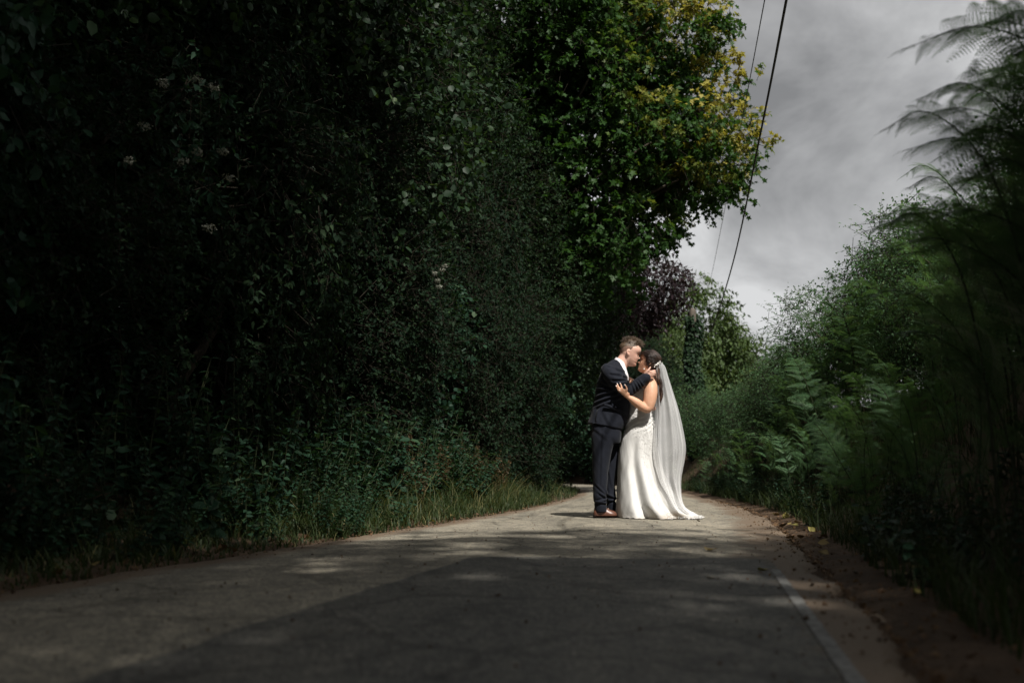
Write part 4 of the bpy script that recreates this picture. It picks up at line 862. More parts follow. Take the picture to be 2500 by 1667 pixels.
M['sole'] = fabric('dark_sole', (0.02, 0.014, 0.011), rough=0.6, sheen=0); M['lacecord'] = fabric('shoe_lace', (0.3, 0.22, 0.18))
M['pearl'] = fabric('pearl', (0.8, 0.78, 0.74), rough=0.2, sheen=0, spec=0.7); M['silver'] = fabric('silver', (0.75, 0.75, 0.74), rough=0.15, sheen=0, spec=1)
def veil_material():
    m, nt, out = new_mat('veil_tulle'); L = nt.links
    tr = nd(nt, 'ShaderNodeBsdfTransparent'); df = nd(nt, 'ShaderNodeBsdfDiffuse'); df.inputs['Color'].default_value = (0.82, 0.82, 0.82, 1)
    tl_ = nd(nt, 'ShaderNodeBsdfTranslucent'); tl_.inputs['Color'].default_value = (0.85, 0.85, 0.86, 1)
    m1 = nd(nt, 'ShaderNodeMixShader'); m1.inputs['Fac'].default_value = 0.45; L.new(df.outputs[0], m1.inputs[1]); L.new(tl_.outputs[0], m1.inputs[2])
    tc = nd(nt, 'ShaderNodeTexCoord'); n = nd(nt, 'ShaderNodeTexNoise'); n.inputs['Scale'].default_value = 5; n.inputs['Detail'].default_value = 3; L.new(tc.outputs['Object'], n.inputs['Vector'])
    mr = nd(nt, 'ShaderNodeMapRange'); mr.inputs['To Min'].default_value = 0.36; mr.inputs['To Max'].default_value = 0.66; L.new(n.outputs['Fac'], mr.inputs['Value'])
    m2 = nd(nt, 'ShaderNodeMixShader'); L.new(mr.outputs[0], m2.inputs['Fac']); L.new(tr.outputs[0], m2.inputs[1]); L.new(m1.outputs[0], m2.inputs[2])
    L.new(m2.outputs[0], out.inputs['Surface']); return m
M['veil'] = veil_material()

def blobify(parts, voxel, smooth=4, fac=0.5):
    V, F = join(parts); me = raw_mesh('tmp', V, F); o = link('tmp', me)
    md = o.modifiers.new('r', 'REMESH'); md.mode = 'VOXEL'; md.voxel_size = voxel; md.use_smooth_shade = True
    if smooth:
        s = o.modifiers.new('s', 'SMOOTH'); s.iterations = smooth; s.factor = fac
    bpy.context.view_layer.update(); ev = o.evaluated_get(bpy.context.evaluated_depsgraph_get()); m2 = bpy.data.meshes.new_from_object(ev)
    n = len(m2.vertices); co = np.empty(n * 3, dtype=np.float32); m2.vertices.foreach_get('co', co)
    nv = np.empty(n * 3, dtype=np.float32); m2.vertices.foreach_get('normal', nv)
    ls = np.empty(len(m2.loops), dtype=np.int32); m2.loops.foreach_get('vertex_index', ls)
    tot = np.empty(len(m2.polygons), dtype=np.int32); m2.polygons.foreach_get('loop_total', tot); st = np.empty(len(m2.polygons), dtype=np.int32); m2.polygons.foreach_get('loop_start', st)
    F = [np.stack([ls[st[tot == k] + j] for j in range(k)], -1) for k in (3, 4) if (tot == k).any()]
    bpy.data.objects.remove(o); bpy.data.meshes.remove(me); bpy.data.meshes.remove(m2)
    return co.reshape(-1, 3).astype(np.float64), nv.reshape(-1, 3).astype(np.float64), F
def loft(secs, sub=5, seg=40, ex=2.0, capz=True, dy=0.0):
    """secs: (back cx, back cy, front cx, front cy, half width m[, depth offset])"""
    A_ = []
    for s in secs:
        o = s[5] if len(s) > 5 else 0.0
        A_.append(np.concatenate([gp(s[0], s[1], dy + o), gp(s[2], s[3], dy + o), [s[4]]]))
    A_ = catmull(np.array(A_), sub); B_, F_, b = A_[:, :3], A_[:, 3:6], A_[:, 6]
    a = np.linspace(0, 2 * math.pi, seg, endpoint=False); c, s = np.cos(a), np.sin(a)
    c = np.sign(c) * np.abs(c) ** (2 / ex); s = np.sign(s) * np.abs(s) ** (2 / ex)
    V = ((B_ + F_) / 2)[:, None] + ((F_ - B_) / 2)[:, None] * c[None, :, None] + np.array([0, 1, 0]) * (b[:, None] * s[None])[..., None]
    m = len(A_); V = V.reshape(-1, 3); i = np.arange(m - 1)[:, None] * seg; j = np.arange(seg)[None]; j2 = (j + 1) % seg
    F = np.stack([i + j, i + j2, i + seg + j2, i + seg + j], -1).reshape(-1, 4)
    if not capz: return V, [F]
    V = np.vstack([V, V[:seg].mean(0), V[-seg:].mean(0)]); n0 = m * seg
    c1 = np.stack([np.full(seg, n0), (np.arange(seg) + 1) % seg, np.arange(seg)], -1); c2 = np.stack([np.full(seg, n0 + 1), (m - 1) * seg + np.arange(seg), (m - 1) * seg + (np.arange(seg) + 1) % seg], -1)
    return V, [F, np.concatenate([c1, c2])]
ZK = np.array([-0.02, 0.0, 0.06, 0.12, 0.16, 0.20, 0.235, 0.27, 0.33, 0.42, 0.50, 0.56, 0.62, 0.70, 0.80, 0.88, 0.94, 0.98, 1.0])
HF = np.array([0.16, 0.27, 0.375, 0.365, 0.345, 0.375, 0.36, 0.375, 0.365, 0.355, 0.350, 0.375, 0.405, 0.41, 0.375, 0.29, 0.19, 0.10, 0.0])
HB = np.array([-0.05, -0.08, -0.12, -0.16, -0.19, -0.23, -0.26, -0.29, -0.34, -0.40, -0.44, -0.465, -0.48, -0.475, -0.42, -0.33, -0.22, -0.11, 0.0])
HW = np.array([0.08, 0.12, 0.18, 0.215, 0.235, 0.25, 0.262, 0.272, 0.29, 0.31, 0.322, 0.33, 0.335, 0.33, 0.295, 0.225, 0.15, 0.08, 0.0])
def head_fn(z, a, female=False, off=0.0):
    """head surface in head units: z 0 chin .. 1 crown, a angle (0 = face)"""
    f = np.interp(z, ZK, HF); b = np.interp(z, ZK, HB); w = np.interp(z, ZK, HW) * (0.95 if female else 1.0)
    c, s = np.cos(a), np.sin(a); ex = 2 / 2.25
    cc = np.sign(c) * np.abs(c) ** ex; ss = np.sign(s) * np.abs(s) ** ex
    x = np.where(c > 0, f * cc, -b * cc); y = w * ss
    jaw = np.exp(-((z - 0.1) / 0.12) ** 2) * (0.0 if female else 0.02); y = y * (1 + jaw)
    ns = np.clip(1 - np.abs(z - 0.365) / 0.07, 0, 1) * 0.55 + np.clip((0.55 - z) / 0.19, 0, 1) * (z > 0.36) * 0.75
    nose = (0.105 if female else 0.125) * np.clip(ns, 0, 1) * np.exp(-(y / (0.038 + 0.02 * np.clip(1 - np.abs(z - 0.36) / 0.05, 0, 1))) ** 2)
    sock = -0.032 * np.exp(-((z - 0.485) / 0.045) ** 2) * np.exp(-((np.abs(y) - 0.14) / 0.07) ** 2)
    eye = 0.028 * np.exp(-((z - 0.475) / 0.025) ** 2) * np.exp(-((np.abs(y) - 0.14) / 0.045) ** 2)
    mouth = -0.018 * np.exp(-((z - 0.238) / 0.010) ** 2) * np.exp(-(y / 0.1) ** 2)
    cheek = 0.022 * np.exp(-((z - 0.36) / 0.08) ** 2) * np.exp(-((np.abs(y) - 0.18) / 0.06) ** 2)
    x = x + (nose + sock + eye + mouth + cheek) * (c > 0)
    return x, y
def head_frame(base, tilt, yaw, sgn):
    """base world point under the skull; sgn +1 faces right, -1 faces left; tilt>0 crown moves to +x"""
    up_ = np.array([math.sin(tilt), 0, math.cos(tilt)]); fw = np.array([math.cos(tilt), 0, -math.sin(tilt)]) * sgn
    sd_ = np.cross(up_, fw); fw2 = fw * math.cos(yaw) + sd_ * math.sin(yaw); sd2 = np.cross(up_, fw2)
    return base, fw2, sd2, up_
def head_grid(fr, H, female, nz=64, na=72, thick=None):
    base, fw, sd_, up_ = fr
    z = np.concatenate([[-0.02], np.linspace(0.0, 0.9, nz - 14), 0.9 + 0.1 * np.sin(np.linspace(0.1, 1, 13) * math.pi / 2)])[:nz]; z[-1] = 0.9995
    a = np.linspace(0, 2 * math.pi, na, endpoint=False); Z, A_ = np.meshgrid(z, a, indexing='ij'); x, y = head_fn(Z, A_, female)
    zz = Z.copy()
    if thick is not None:
        t = thick(Z, A_, x, y); ctr = np.array([-0.04, 0, 0.58]); d = np.stack([x - ctr[0], y, Z - ctr[2]], -1); d = d / np.linalg.norm(d, axis=-1, keepdims=True)
        x = x + d[..., 0] * t; y = y + d[..., 1] * t; zz = zz + d[..., 2] * t
    P = base + H * (x[..., None] * fw + y[..., None] * sd_ + zz[..., None] * up_)
    m = P.shape[0]; V = P.reshape(-1, 3); i = np.arange(m - 1)[:, None] * na; j = np.arange(na)[None]; j2 = (j + 1) % na
    F = np.stack([i + j, i + j2, i + na + j2, i + na + j], -1).reshape(-1, 4)
    V = np.vstack([V, P[0].mean(0), P[-1].mean(0)]); n0 = m * na
    c1 = np.stack([np.full(na, n0), (np.arange(na) + 1) % na, np.arange(na)], -1); c2 = np.stack([np.full(na, n0 + 1), (m - 1) * na + np.arange(na), (m - 1) * na + (np.arange(na) + 1) % na], -1)
    return V, [F, np.concatenate([c1, c2])]
def hp(fr, H, x, y, z):
    b, f, s, u = fr; return b + H * (x * f + y * s + z * u)
def ear_parts(fr, H, side):
    return [tube([hp(fr, H, -0.02, side * 0.315, 0.34), hp(fr, H, -0.055, side * 0.35, 0.37), hp(fr, H, -0.11, side * 0.375, 0.44), hp(fr, H, -0.11, side * 0.375, 0.51), hp(fr, H, -0.05, side * 0.345, 0.535), hp(fr, H, -0.01, side * 0.325, 0.50)], [0.005, 0.0065, 0.0055, 0.0055, 0.005, 0.004], 8, 4),
            tube([hp(fr, H, -0.03, side * 0.32, 0.38), hp(fr, H, -0.07, side * 0.34, 0.46)], [0.006, 0.006], 8, 3)]
def folds(V, N, lines, cond=None):
    """push the cloth out along crease lines: (cx0,cy0,cx1,cy1,amp,width)"""
    d = np.zeros(len(V))
    for (x0, y0, x1, y1, am, wd) in lines:
        a, b = gp(x0, y0)[[0, 2]], gp(x1, y1)[[0, 2]]; ab = b - a; t = (((V[:, [0, 2]] - a) @ ab) / (ab @ ab)).clip(0, 1)
        q = V[:, [0, 2]] - (a + t[:, None] * ab); s = (q[:, 0] * ab[1] - q[:, 1] * ab[0]) / np.linalg.norm(ab); r = np.linalg.norm(q, axis=1)
        g = np.exp(-(r / wd) ** 2) * (0.35 + 0.65 * np.sin(math.pi * (0.1 + 0.8 * t))); d += am * (g - 0.8 * np.exp(-((s - 1.5 * wd) / wd) ** 2) * np.exp(-(r / (2.5 * wd)) ** 2))
    d = 1.7 * d
    if cond is not None: d = d * cond(V)
    return V + N * d[:, None]
def ribbons(paths, r0, r1, seg=3, sub=3):
    return join([tube(p, np.linspace(r0, r1, len(p)), seg, sub, cap=False) for p in paths])

# ---------------- groom
rng = np.random.default_rng(7)
gb = gp(300, 1488); groom = empty('person', (gb[0], Y0, float(road_z(gb[0], Y0))))
GH = 0.247; gfr = head_frame(gp(479, 288, -0.004), R(17), R(-7), 1)
Hn = -0.245  # depth of the near hand
hand = [tube([gp(616, 392, Hn), gp(640, 370, Hn - 0.005), gp(664, 357, Hn + 0.005)], [0.030, 0.036, 0.030], 12, 4, squash=0.5),
        tube([gp(628, 362, Hn - 0.01), gp(640, 342, Hn - 0.022), gp(655, 323, Hn - 0.022), gp(666, 308, Hn - 0.015)], [0.015, 0.0125, 0.0105, 0.0085], 8, 4),
        tube([gp(658, 346, Hn - 0.006), gp(676, 340, Hn - 0.016), gp(692, 335, Hn - 0.004), gp(703, 334, Hn + 0.02)], [0.0115, 0.0105, 0.0095, 0.008], 8, 4),
        tube([gp(662, 356, Hn - 0.006), gp(682, 353, Hn - 0.018), gp(697, 352, Hn - 0.004), gp(706, 354, Hn + 0.025)], [0.0115, 0.0105, 0.0095, 0.008], 8, 4),
        tube([gp(660, 367, Hn - 0.006), gp(679, 367, Hn - 0.016), gp(693, 369, Hn - 0.002), gp(701, 372, Hn + 0.025)], [0.011, 0.010, 0.009, 0.0075], 8, 4),
        tube([gp(656, 378, Hn - 0.004), gp(672, 381, Hn - 0.012), gp(684, 385, Hn + 0.0), gp(691, 388, Hn + 0.022)], [0.010, 0.009, 0.008, 0.007], 8, 4)]
body = [head_grid(gfr, GH, False), *ear_parts(gfr, GH, 1), *ear_parts(gfr, GH, -1),
        tube([gp(415, 320), gp(440, 280), gp(466, 235), gp(478, 200)], [0.075, 0.066, 0.062, 0.06], 16, 4),
        loft([(345, 285, 470, 345, 0.10), (290, 340, 485, 430, 0.19), (262, 420, 490, 500, 0.19), (245, 540, 488, 610, 0.165), (222, 660, 480, 700, 0.165), (225, 760, 420, 790, 0.15)], 4, 28),
        tube([gp(345, 358, -0.16), gp(412, 432, -0.2), gp(495, 495, -0.22), gp(560, 450, -0.235), gp(618, 395, Hn)], [0.05, 0.046, 0.04, 0.038, 0.029], 12, 4),
        tube([gp(340, 350, 0.17), gp(420, 470, 0.2), gp(520, 560, 0.2), gp(640, 620, 0.16)], [0.065, 0.05, 0.042, 0.03], 12, 4),
        tube([gp(640, 620, 0.16), gp(672, 628, 0.145), gp(690, 630, 0.12)], [0.034, 0.036, 0.026], 10, 3),
        tube([gp(300, 760, -0.08), gp(280, 1080, -0.095), gp(276, 1400, -0.095), gp(282, 1450, -0.1)], [0.07, 0.05, 0.035, 0.035], 12, 4),
        tube([gp(340, 760, 0.08), gp(352, 1080, 0.085), gp(358, 1400, 0.085), gp(365, 1445, 0.09)], [0.07, 0.05, 0.035, 0.035], 12, 4), *hand]
V, N, F = blobify(body, 0.0064, 3)
mk('body', V, F, M['skin_m'], groom, smooth=True)
# jacket
jk = [loft([(392, 246, 448, 312, 0.085), (352, 262, 470, 352, 0.135), (300, 305, 488, 410, 0.205), (262, 385, 498, 478, 0.222), (240, 470, 500, 555, 0.205), (230, 545, 499, 620, 0.19), (212, 620, 497, 682, 0.19), (194, 690, 486, 738, 0.20), (174, 748, 446, 802, 0.212)], 6, 44, ex=2.3),
      tube([gp(330, 335, -0.15), gp(362, 376, -0.20), gp(425, 440, -0.225), gp(490, 494, -0.238), gp(512, 484, -0.24), gp(565, 442, -0.245), gp(616, 400, -0.245), gp(628, 391, -0.245)], [0.066, 0.076, 0.074, 0.066, 0.063, 0.056, 0.0505, 0.05], 16, 5),
      tube([gp(335, 335, 0.15), gp(360, 380, 0.2), gp(430, 470, 0.22), gp(525, 560, 0.215), gp(620, 612, 0.17)], [0.078, 0.084, 0.07, 0.058, 0.046], 14, 4)]
V, N, F = blobify(jk, 0.0068, 4)
V = folds(V, N, [(330, 315, 445, 350, 0.006, 0.013), (345, 375, 470, 395, 0.008, 0.012), (360, 420, 480, 425, 0.009, 0.011), (380, 455, 470, 450, 0.007, 0.010), (262, 425, 335, 470, 0.009, 0.013), (245, 480, 335, 500, 0.010, 0.013), (236, 545, 360, 500, 0.010, 0.013), (232, 590, 380, 535, 0.009, 0.013), (245, 620, 400, 565, 0.006, 0.014),
                (520, 455, 545, 505, 0.007, 0.010), (536, 440, 566, 488, 0.007, 0.009), (552, 430, 582, 470, 0.006, 0.009), (500, 470, 520, 520, 0.006, 0.010), (250, 650, 232, 730, 0.009, 0.015), (300, 690, 330, 760, 0.004, 0.02), (400, 650, 470, 690, 0.005, 0.015)], lambda v: (v[:, 1] < Y0 - 0.03) * 1.0)
V = V + N * (0.0022 * lump(V, 22, 2) + 0.003 * lump(V, 9, 5))[:, None]
jacket = mk('jacket', V, F, M['suit'], groom, smooth=True)
def strip_on(name, pts, w, mat, parent, th=0.004):
    """flat cloth strip (flap, lapel) standing proud of the garment, pts (cx,cy,dy,width)"""
    C = catmull(np.array([[*gp(a, b, c), d] for a, b, c, d in pts]), 5); P, wd = C[:, :3], C[:, 3]; T = unit(np.gradient(P, axis=0)); Nn = np.array([0, -1.0, 0]); S_ = unit(np.cross(T, Nn[None]))
    q = []
    for o, h in ((0, 0), (wd, 0), (wd, th), (0, th)): q.append(P + S_ * (np.asarray(o) * np.ones(len(P)))[:, None] + Nn * (h if h else -0.004))
    V = np.stack(q, 1).reshape(-1, 3); n = len(P); i = np.arange(n - 1)[:, None] * 4; j = np.arange(4)[None]; F = np.stack([i + j, i + (j + 1) % 4, i + 4 + (j + 1) % 4, i + 4 + j], -1).reshape(-1, 4)
    F = np.vstack([F, [(0, 3, 2, 1)], [(4 * n - 4, 4 * n - 3, 4 * n - 2, 4 * n - 1)]])
    return mk(name, V, F, mat, parent)
strip_on('pocket_flap', [(306, 592, -0.202, 0.024), (345, 600, -0.212, 0.030), (385, 618, -0.208, 0.030), (424, 640, -0.188, 0.026)], 0, M['suit_trim'], groom)
strip_on('lapel', [(400, 250, -0.082, 0.018), (432, 285, -0.105, 0.030), (462, 340, -0.118, 0.036), (486, 400, -0.11, 0.022)], 0, M['suit_trim'], groom, 0.006)
for q in range(3):
    V, F = ellipsoid(gp(604 + q * 9, 428 - q * 8, -0.2925), (0.006, 0.003, 0.006), 10); mk('cuff_button', V, F, M['suit_trim'], groom, smooth=True)
V, F = tube([gp(622, 396, -0.245), gp(631, 388.5, -0.245)], [0.046, 0.045], 20, 2, cap=False); mk('shirt_cuff', V, [F[0]], M['shirt'], groom, smooth=True)
# shirt: collar and the white wedge at the throat
V, F = loft([(394, 231, 470, 290, 0.078), (388, 241, 474, 312, 0.088), (362, 268, 484, 348, 0.112), (345, 300, 494, 385, 0.135), (340, 330, 492, 430, 0.12)], 5, 36, ex=2.1)
mk('shirt', V, F, M['shirt'], groom, smooth=True)
# trousers
def leg(sec, dy): return loft([(a, y, b, y, w) for a, b, y, w in sec], 5, 28, dy=dy)
tr = [loft([(222, 690, 470, 720, 0.175), (212, 760, 446, 780, 0.185), (204, 850, 438, 860, 0.188), (206, 900, 428, 905, 0.165)], 4, 36, ex=2.5),
      leg([(212, 420, 760, 0.10), (204, 400, 860, 0.105), (207, 365, 960, 0.092), (212, 345, 1060, 0.084), (213, 335, 1160, 0.080), (215, 328, 1240, 0.078), (217, 325, 1310, 0.078), (222, 322, 1350, 0.074), (228, 326, 1385, 0.072), (230, 330, 1422, 0.072), (232, 332, 1440, 0.07)], -0.095),
      leg([(240, 440, 760, 0.10), (250, 432, 860, 0.10), (275, 422, 960, 0.09), (295, 412, 1060, 0.082), (305, 395, 1160, 0.078), (310, 388, 1240, 0.076), (312, 397, 1310, 0.078), (316, 396, 1350, 0.075), (320, 397, 1395, 0.072), (322, 401, 1445, 0.072)], 0.085)]
V, N, F = blobify(tr, 0.0075, 4)
V = folds(V, N, [(262, 1290, 325, 1330, 0.009, 0.011), (240, 1230, 318, 1310, 0.006, 0.012), (325, 1330, 250, 1352, 0.009, 0.010), (228, 1352, 322, 1368, 0.008, 0.010), (300, 1260, 322, 1300, 0.006, 0.012), (330, 1300, 395, 1330, 0.008, 0.012), (335, 1350, 398, 1342, 0.008, 0.012), (283, 820, 272, 1230, 0.004, 0.014), (230, 800, 300, 860, 0.004, 0.02), (340, 1100, 372, 1250, 0.004, 0.014)])
V = V + N * (0.002 * lump(V, 20, 3) + 0.003 * lump(V, 8, 6))[:, None]; V[:, 2] = np.maximum(V[:, 2], 0.03)
mk('trousers', V, F, M['suit'], groom, smooth=True)
# shoes
def shoe(cx0, cx1, cyb, dy):
    x0, x1 = gp(cx0, cyb, dy)[0], gp(cx1, cyb, dy)[0]; yc = Y0 + dy; z0 = float(road_z((x0 + x1) / 2, yc)) + 0.002; Ln = x1 - x0
    ts = np.array([0, 0.04, 0.12, 0.25, 0.38, 0.5, 0.62, 0.75, 0.87, 0.95, 1.0]); wd = np.array([0.4, 0.75, 0.9, 0.92, 0.88, 0.92, 1.0, 1.02, 0.85, 0.6, 0.2]) * 0.047
    tp = np.array([0.03, 0.075, 0.095, 0.098, 0.10, 0.085, 0.066, 0.052, 0.044, 0.034, 0.016]); V = []
    for t, w_, h in zip(ts, wd, tp):
        for a in np.linspace(0, 2 * math.pi, 20, endpoint=False):
            c, s = math.cos(a), math.sin(a); V.append((x0 + t * Ln, yc + w_ * c * (1 - 0.25 * max(0, s)), z0 + 0.022 + (h * max(0, s) ** 0.8 if s > 0 else 0.008 * s)))
    V = np.array(V); m = len(ts); i = np.arange(m - 1)[:, None] * 20; j = np.arange(20)[None]; j2 = (j + 1) % 20; F = [np.stack([i + j, i + j2, i + 20 + j2, i + 20 + j], -1).reshape(-1, 4), np.stack([np.full(18, 0), np.arange(2, 20), np.arange(1, 19)], -1), np.stack([np.full(18, (m - 1) * 20), (m - 1) * 20 + np.arange(1, 19), (m - 1) * 20 + np.arange(2, 20)], -1)]
    so = mk('shoe', V, F, M['shoe'], groom, smooth=True)
    V = []
    for h in (0, 0.013):
        for t, w_ in zip(ts, wd): V.append((x0 - 0.004 + t * (Ln + 0.008), yc - w_ * 1.07, z0 + h + (0.004 if t > 0.9 else 0)))
        for t, w_ in zip(ts[::-1], wd[::-1]): V.append((x0 - 0.004 + t * (Ln + 0.008), yc + w_ * 1.07, z0 + h + (0.004 if t > 0.9 else 0)))
    k = 2 * m; V = np.array(V) - np.array(groom.location); i = np.arange(k); side = np.stack([i, (i + 1) % k, k + (i + 1) % k, k + i], -1)
    q = np.arange(m - 1); caps = np.concatenate([np.stack([b + q, b + k - 1 - q, b + k - 2 - q, b + q + 1], -1) for b in (0, k)])
    sm = raw_mesh('sole', V, [np.vstack([side, caps])], M['sole']); link('sole', sm, so)
    hv, hf = box((x0 + 0.035, yc, z0 + 0.016), (0.07, 0.074, 0.02)); link('heel', raw_mesh('heel', hv - np.array(groom.location), [hf], M['sole']), so)
    lp = []
    for q in range(4):
        xx = x0 + (0.42 + 0.065 * q) * Ln; zz = z0 + 0.022 + np.interp(0.42 + 0.065 * q, ts, tp) + 0.003
        lp.append(tube([(xx, yc - 0.026, zz - 0.014), (xx + 0.006, yc, zz), (xx, yc + 0.026, zz - 0.014)], [0.0022] * 3, 5, 3))
    xx = x0 + 0.43 * Ln; zz = z0 + 0.125
    for s in (-1, 1): lp.append(tube([(xx, yc, zz), (xx - 0.01, yc + s * 0.03, zz + 0.006), (xx - 0.022, yc + s * 0.042, zz - 0.012), (xx, yc + s * 0.01, zz)], [0.002] * 4, 5, 4)); lp.append(tube([(xx, yc, zz), (xx + 0.015, yc + s * 0.03, zz - 0.01), (xx + 0.012, yc + s * 0.046, zz - 0.035)], [0.002] * 3, 5, 3))
    V, F = join(lp); link('laces', raw_mesh('laces', V - np.array(groom.location), F, M['lacecord']), so)
shoe(221, 404, 1490, -0.10); shoe(312, 470, 1482, 0.09)
# hair, brows, stubble
def ghair(Z, A_, x, y):
    c = np.cos(A_); line = 0.82 - 0.14 * sstep(0.75, -0.1, c) - 0.20 * sstep(-0.25, -0.95, c)
    cover = sstep(-0.02, 0.04, Z - line); top = sstep(0.78, 0.92, Z)
    th = 0.012 + top * (0.075 + 0.012 * sstep(-0.2, 0.9, c) * sstep(0.8, 0.95, Z)) + 0.012 * top * np.sin(A_ * 9 + Z * 14)
    soft = sstep(0.0, 0.17, Z - line); return -0.03 * (1 - cover) + cover * (0.006 + (th - 0.006) * soft)
V, F = head_grid(gfr, GH, False, thick=ghair); parts = [(V, F)]
ps = []
for _ in range(1250):
    a = rng.random() * 6.283; z = 0.80 + 0.195 * rng.random() ** 0.7; x, y = head_fn(np.array([z]), np.array([a])); x, y = float(x[0]), float(y[0])
    if math.cos(a) > 0.5 and z < 0.82: continue
    n3 = unit(np.array([x + 0.04, y, z - 0.58])); p = np.array([x, y, z]) + n3 * 0.03
    back = sstep(0.15, -0.35, x); dr = unit(np.array([0.9 - 1.3 * back, 0.2 * rng.normal(), 0.42 + 0.35 * rng.random()]) + 0.6 * n3); l = 0.11 + 0.08 * rng.random() + 0.03 * (x > 0.1)
    if z < 0.86: l *= 0.55
    q = [p, p + dr * l * 0.5 + n3 * 0.03, p + dr * l + n3 * 0.015 + np.array([0.0, 0, -0.01 - 0.015 * (x > 0.1)]) + 0.015 * rng.normal(size=3)]
    ps.append([hp(gfr, GH, *t) for t in q])
V2, F2 = ribbons(ps, 0.0016, 0.0005); parts.append((V2, F2)); V, F = join(parts)
mk('hair', V, F, M['hair_m'], groom, smooth=True)
ps = [[hp(gfr, GH, 0.40 - 0.9 * abs(t) ** 2, s * (0.07 + abs(t)), 0.545 + 0.02 * math.sin(abs(t) * 20)) for t in np.linspace(0, 0.14, 4)] for s in (-1, 1)]
V, F = ribbons([np.array(p) for p in ps], 0.0042, 0.002, 6); mk('eyebrows', V, F, M['brow'], groom)
ps = [[hp(gfr, GH, 0.335 - 2.6 * t * t, s * (0.10 + t), 0.470 - 0.006 * math.sin(t * 30)) for t in np.linspace(0, 0.085, 4)] for s in (-1, 1)]
V, F = ribbons([np.array(p) for p in ps], 0.0022, 0.0014, 5); mk('eyelashes', V, F, M['brow'], groom)
def beard(Z, A_, x, y):
    c = np.cos(A_); m_ = sstep(0.31, 0.2, Z - 0.06 * sstep(0.6, 0.1, c)) * sstep(-0.05, 0.2, c) * (1 - np.exp(-((Z - 0.24) / 0.03) ** 2) * np.exp(-(y / 0.1) ** 2))
    return -0.02 + 0.0235 * m_ + 0.001 * m_ * np.sin(A_ * 60) * np.sin(Z * 160)
V, F = head_grid(gfr, GH, False, thick=beard); mk('stubble', V, F, M['stubble'], groom, smooth=True)
def fade(Z, A_, x, y):
    c = np.cos(A_); line = 0.84 - 0.38 * sstep(0.32, -0.08, c) - 0.12 * sstep(-0.25, -0.95, c); return -0.02 + 0.023 * sstep(-0.03, 0.05, Z - line)
V, F = head_grid(gfr, GH, False, thick=fade); mk('cropped_sides', V, F, M['fade'], groom, smooth=True)
tagit(groom, 'person in dark navy suit and brown shoes leaning in to kiss', 'person')

# ---------------- bride
rng = np.random.default_rng(9)
bb = gp(640, 1488); bride = empty('person', (bb[0], Y0, float(road_z(bb[0], Y0))))
BH = 0.228; bfr = head_frame(gp(627, 354, 0.022), R(15), R(-2), -1)
Wn = -0.305
bh = [tube([gp(500, 546, -0.27), gp(478, 522, -0.29), gp(455, 500, Wn)], [0.024, 0.030, 0.030], 12, 4, squash=0.5),
      tube([gp(436, 505, Wn), gp(417, 491, Wn - 0.006), gp(405, 470, Wn + 0.002), gp(399, 454, Wn + 0.008)], [0.0095, 0.0085, 0.0075, 0.006], 8, 4),
      tube([gp(444, 498, Wn), gp(428, 482, Wn - 0.01), gp(415, 458, Wn - 0.002), gp(407, 438, Wn + 0.006)], [0.0105, 0.0095, 0.0085, 0.0065], 8, 4),
      tube([gp(455, 492, Wn), gp(445, 475, Wn - 0.012), gp(437, 452, Wn - 0.004), gp(430, 433, Wn + 0.004)], [0.0108, 0.0098, 0.0088, 0.0065], 8, 4),
      tube([gp(472, 500, Wn), gp(481, 482, Wn - 0.010), gp(476, 462, Wn - 0.004), gp(467, 446, Wn + 0.004)], [0.012, 0.0105, 0.0092, 0.007], 8, 4),
      tube([gp(488, 525, Wn + 0.02), gp(503, 505, Wn + 0.015), gp(507, 488, Wn + 0.02), gp(505, 476, Wn + 0.03)], [0.0125, 0.011, 0.0095, 0.0075], 8, 4)]
bbody = [head_grid(bfr, BH, True), *[(np.asarray(v) * 0.93 + 0.07 * hp(bfr, BH, -0.05, 0, 0.45), f) for s_ in (1, -1) for v, f in ear_parts(bfr, BH, s_)],
         tube([gp(652, 425, 0.0), gp(646, 385, 0.01), gp(652, 330, 0.02)], [0.066, 0.052, 0.05], 16, 4),
         loft([(712, 415, 590, 405, 0.115), (722, 445, 548, 445, 0.165), (712, 500, 536, 505, 0.13), (690, 590, 520, 595, 0.10), (664, 660, 508, 662, 0.095), (680, 740, 505, 740, 0.12)], 4, 28),
         tube([gp(662, 432, -0.15), gp(668, 470, -0.185), gp(664, 530, -0.21), gp(655, 590, -0.225), gp(643, 630, -0.235), gp(600, 615, -0.245), gp(555, 583, -0.255), gp(518, 557, -0.265), gp(500, 546, -0.27)], [0.06, 0.068, 0.068, 0.06, 0.047, 0.044, 0.042, 0.032, 0.025], 16, 4),
         tube([gp(650, 432, 0.15), gp(600, 460, 0.2), gp(540, 440, 0.21), gp(470, 400, 0.2), gp(430, 370, 0.18)], [0.058, 0.055, 0.045, 0.038, 0.026], 12, 4),
         tube([gp(580, 740, -0.06), gp(560, 1000, -0.07), gp(540, 1300, -0.08), gp(535, 1440, -0.08)], [0.065, 0.055, 0.04, 0.03], 12, 3), tube([gp(590, 740, 0.06), gp(580, 1000, 0.07), gp(570, 1300, 0.08), gp(565, 1440, 0.08)], [0.065, 0.055, 0.04, 0.03], 12, 3), *bh]
V, N, F = blobify(bbody, 0.0065, 3)
mk('body', V, F, M['skin_f'], bride, smooth=True)
for (a, b, c, d_, e_) in [(399, 456, 397.5, 450, Wn + 0.002), (407, 440, 405, 434, Wn), (430, 435, 428, 429, Wn - 0.002), (467, 449, 464, 442, Wn - 0.003)]:
    V, F = tube([gp(a, b, e_), gp(c, d_, e_ + 0.002)], [0.0055, 0.003], 8, 2, squash=0.6); mk('fingernail', V, F, M['nail'], bride, smooth=True)
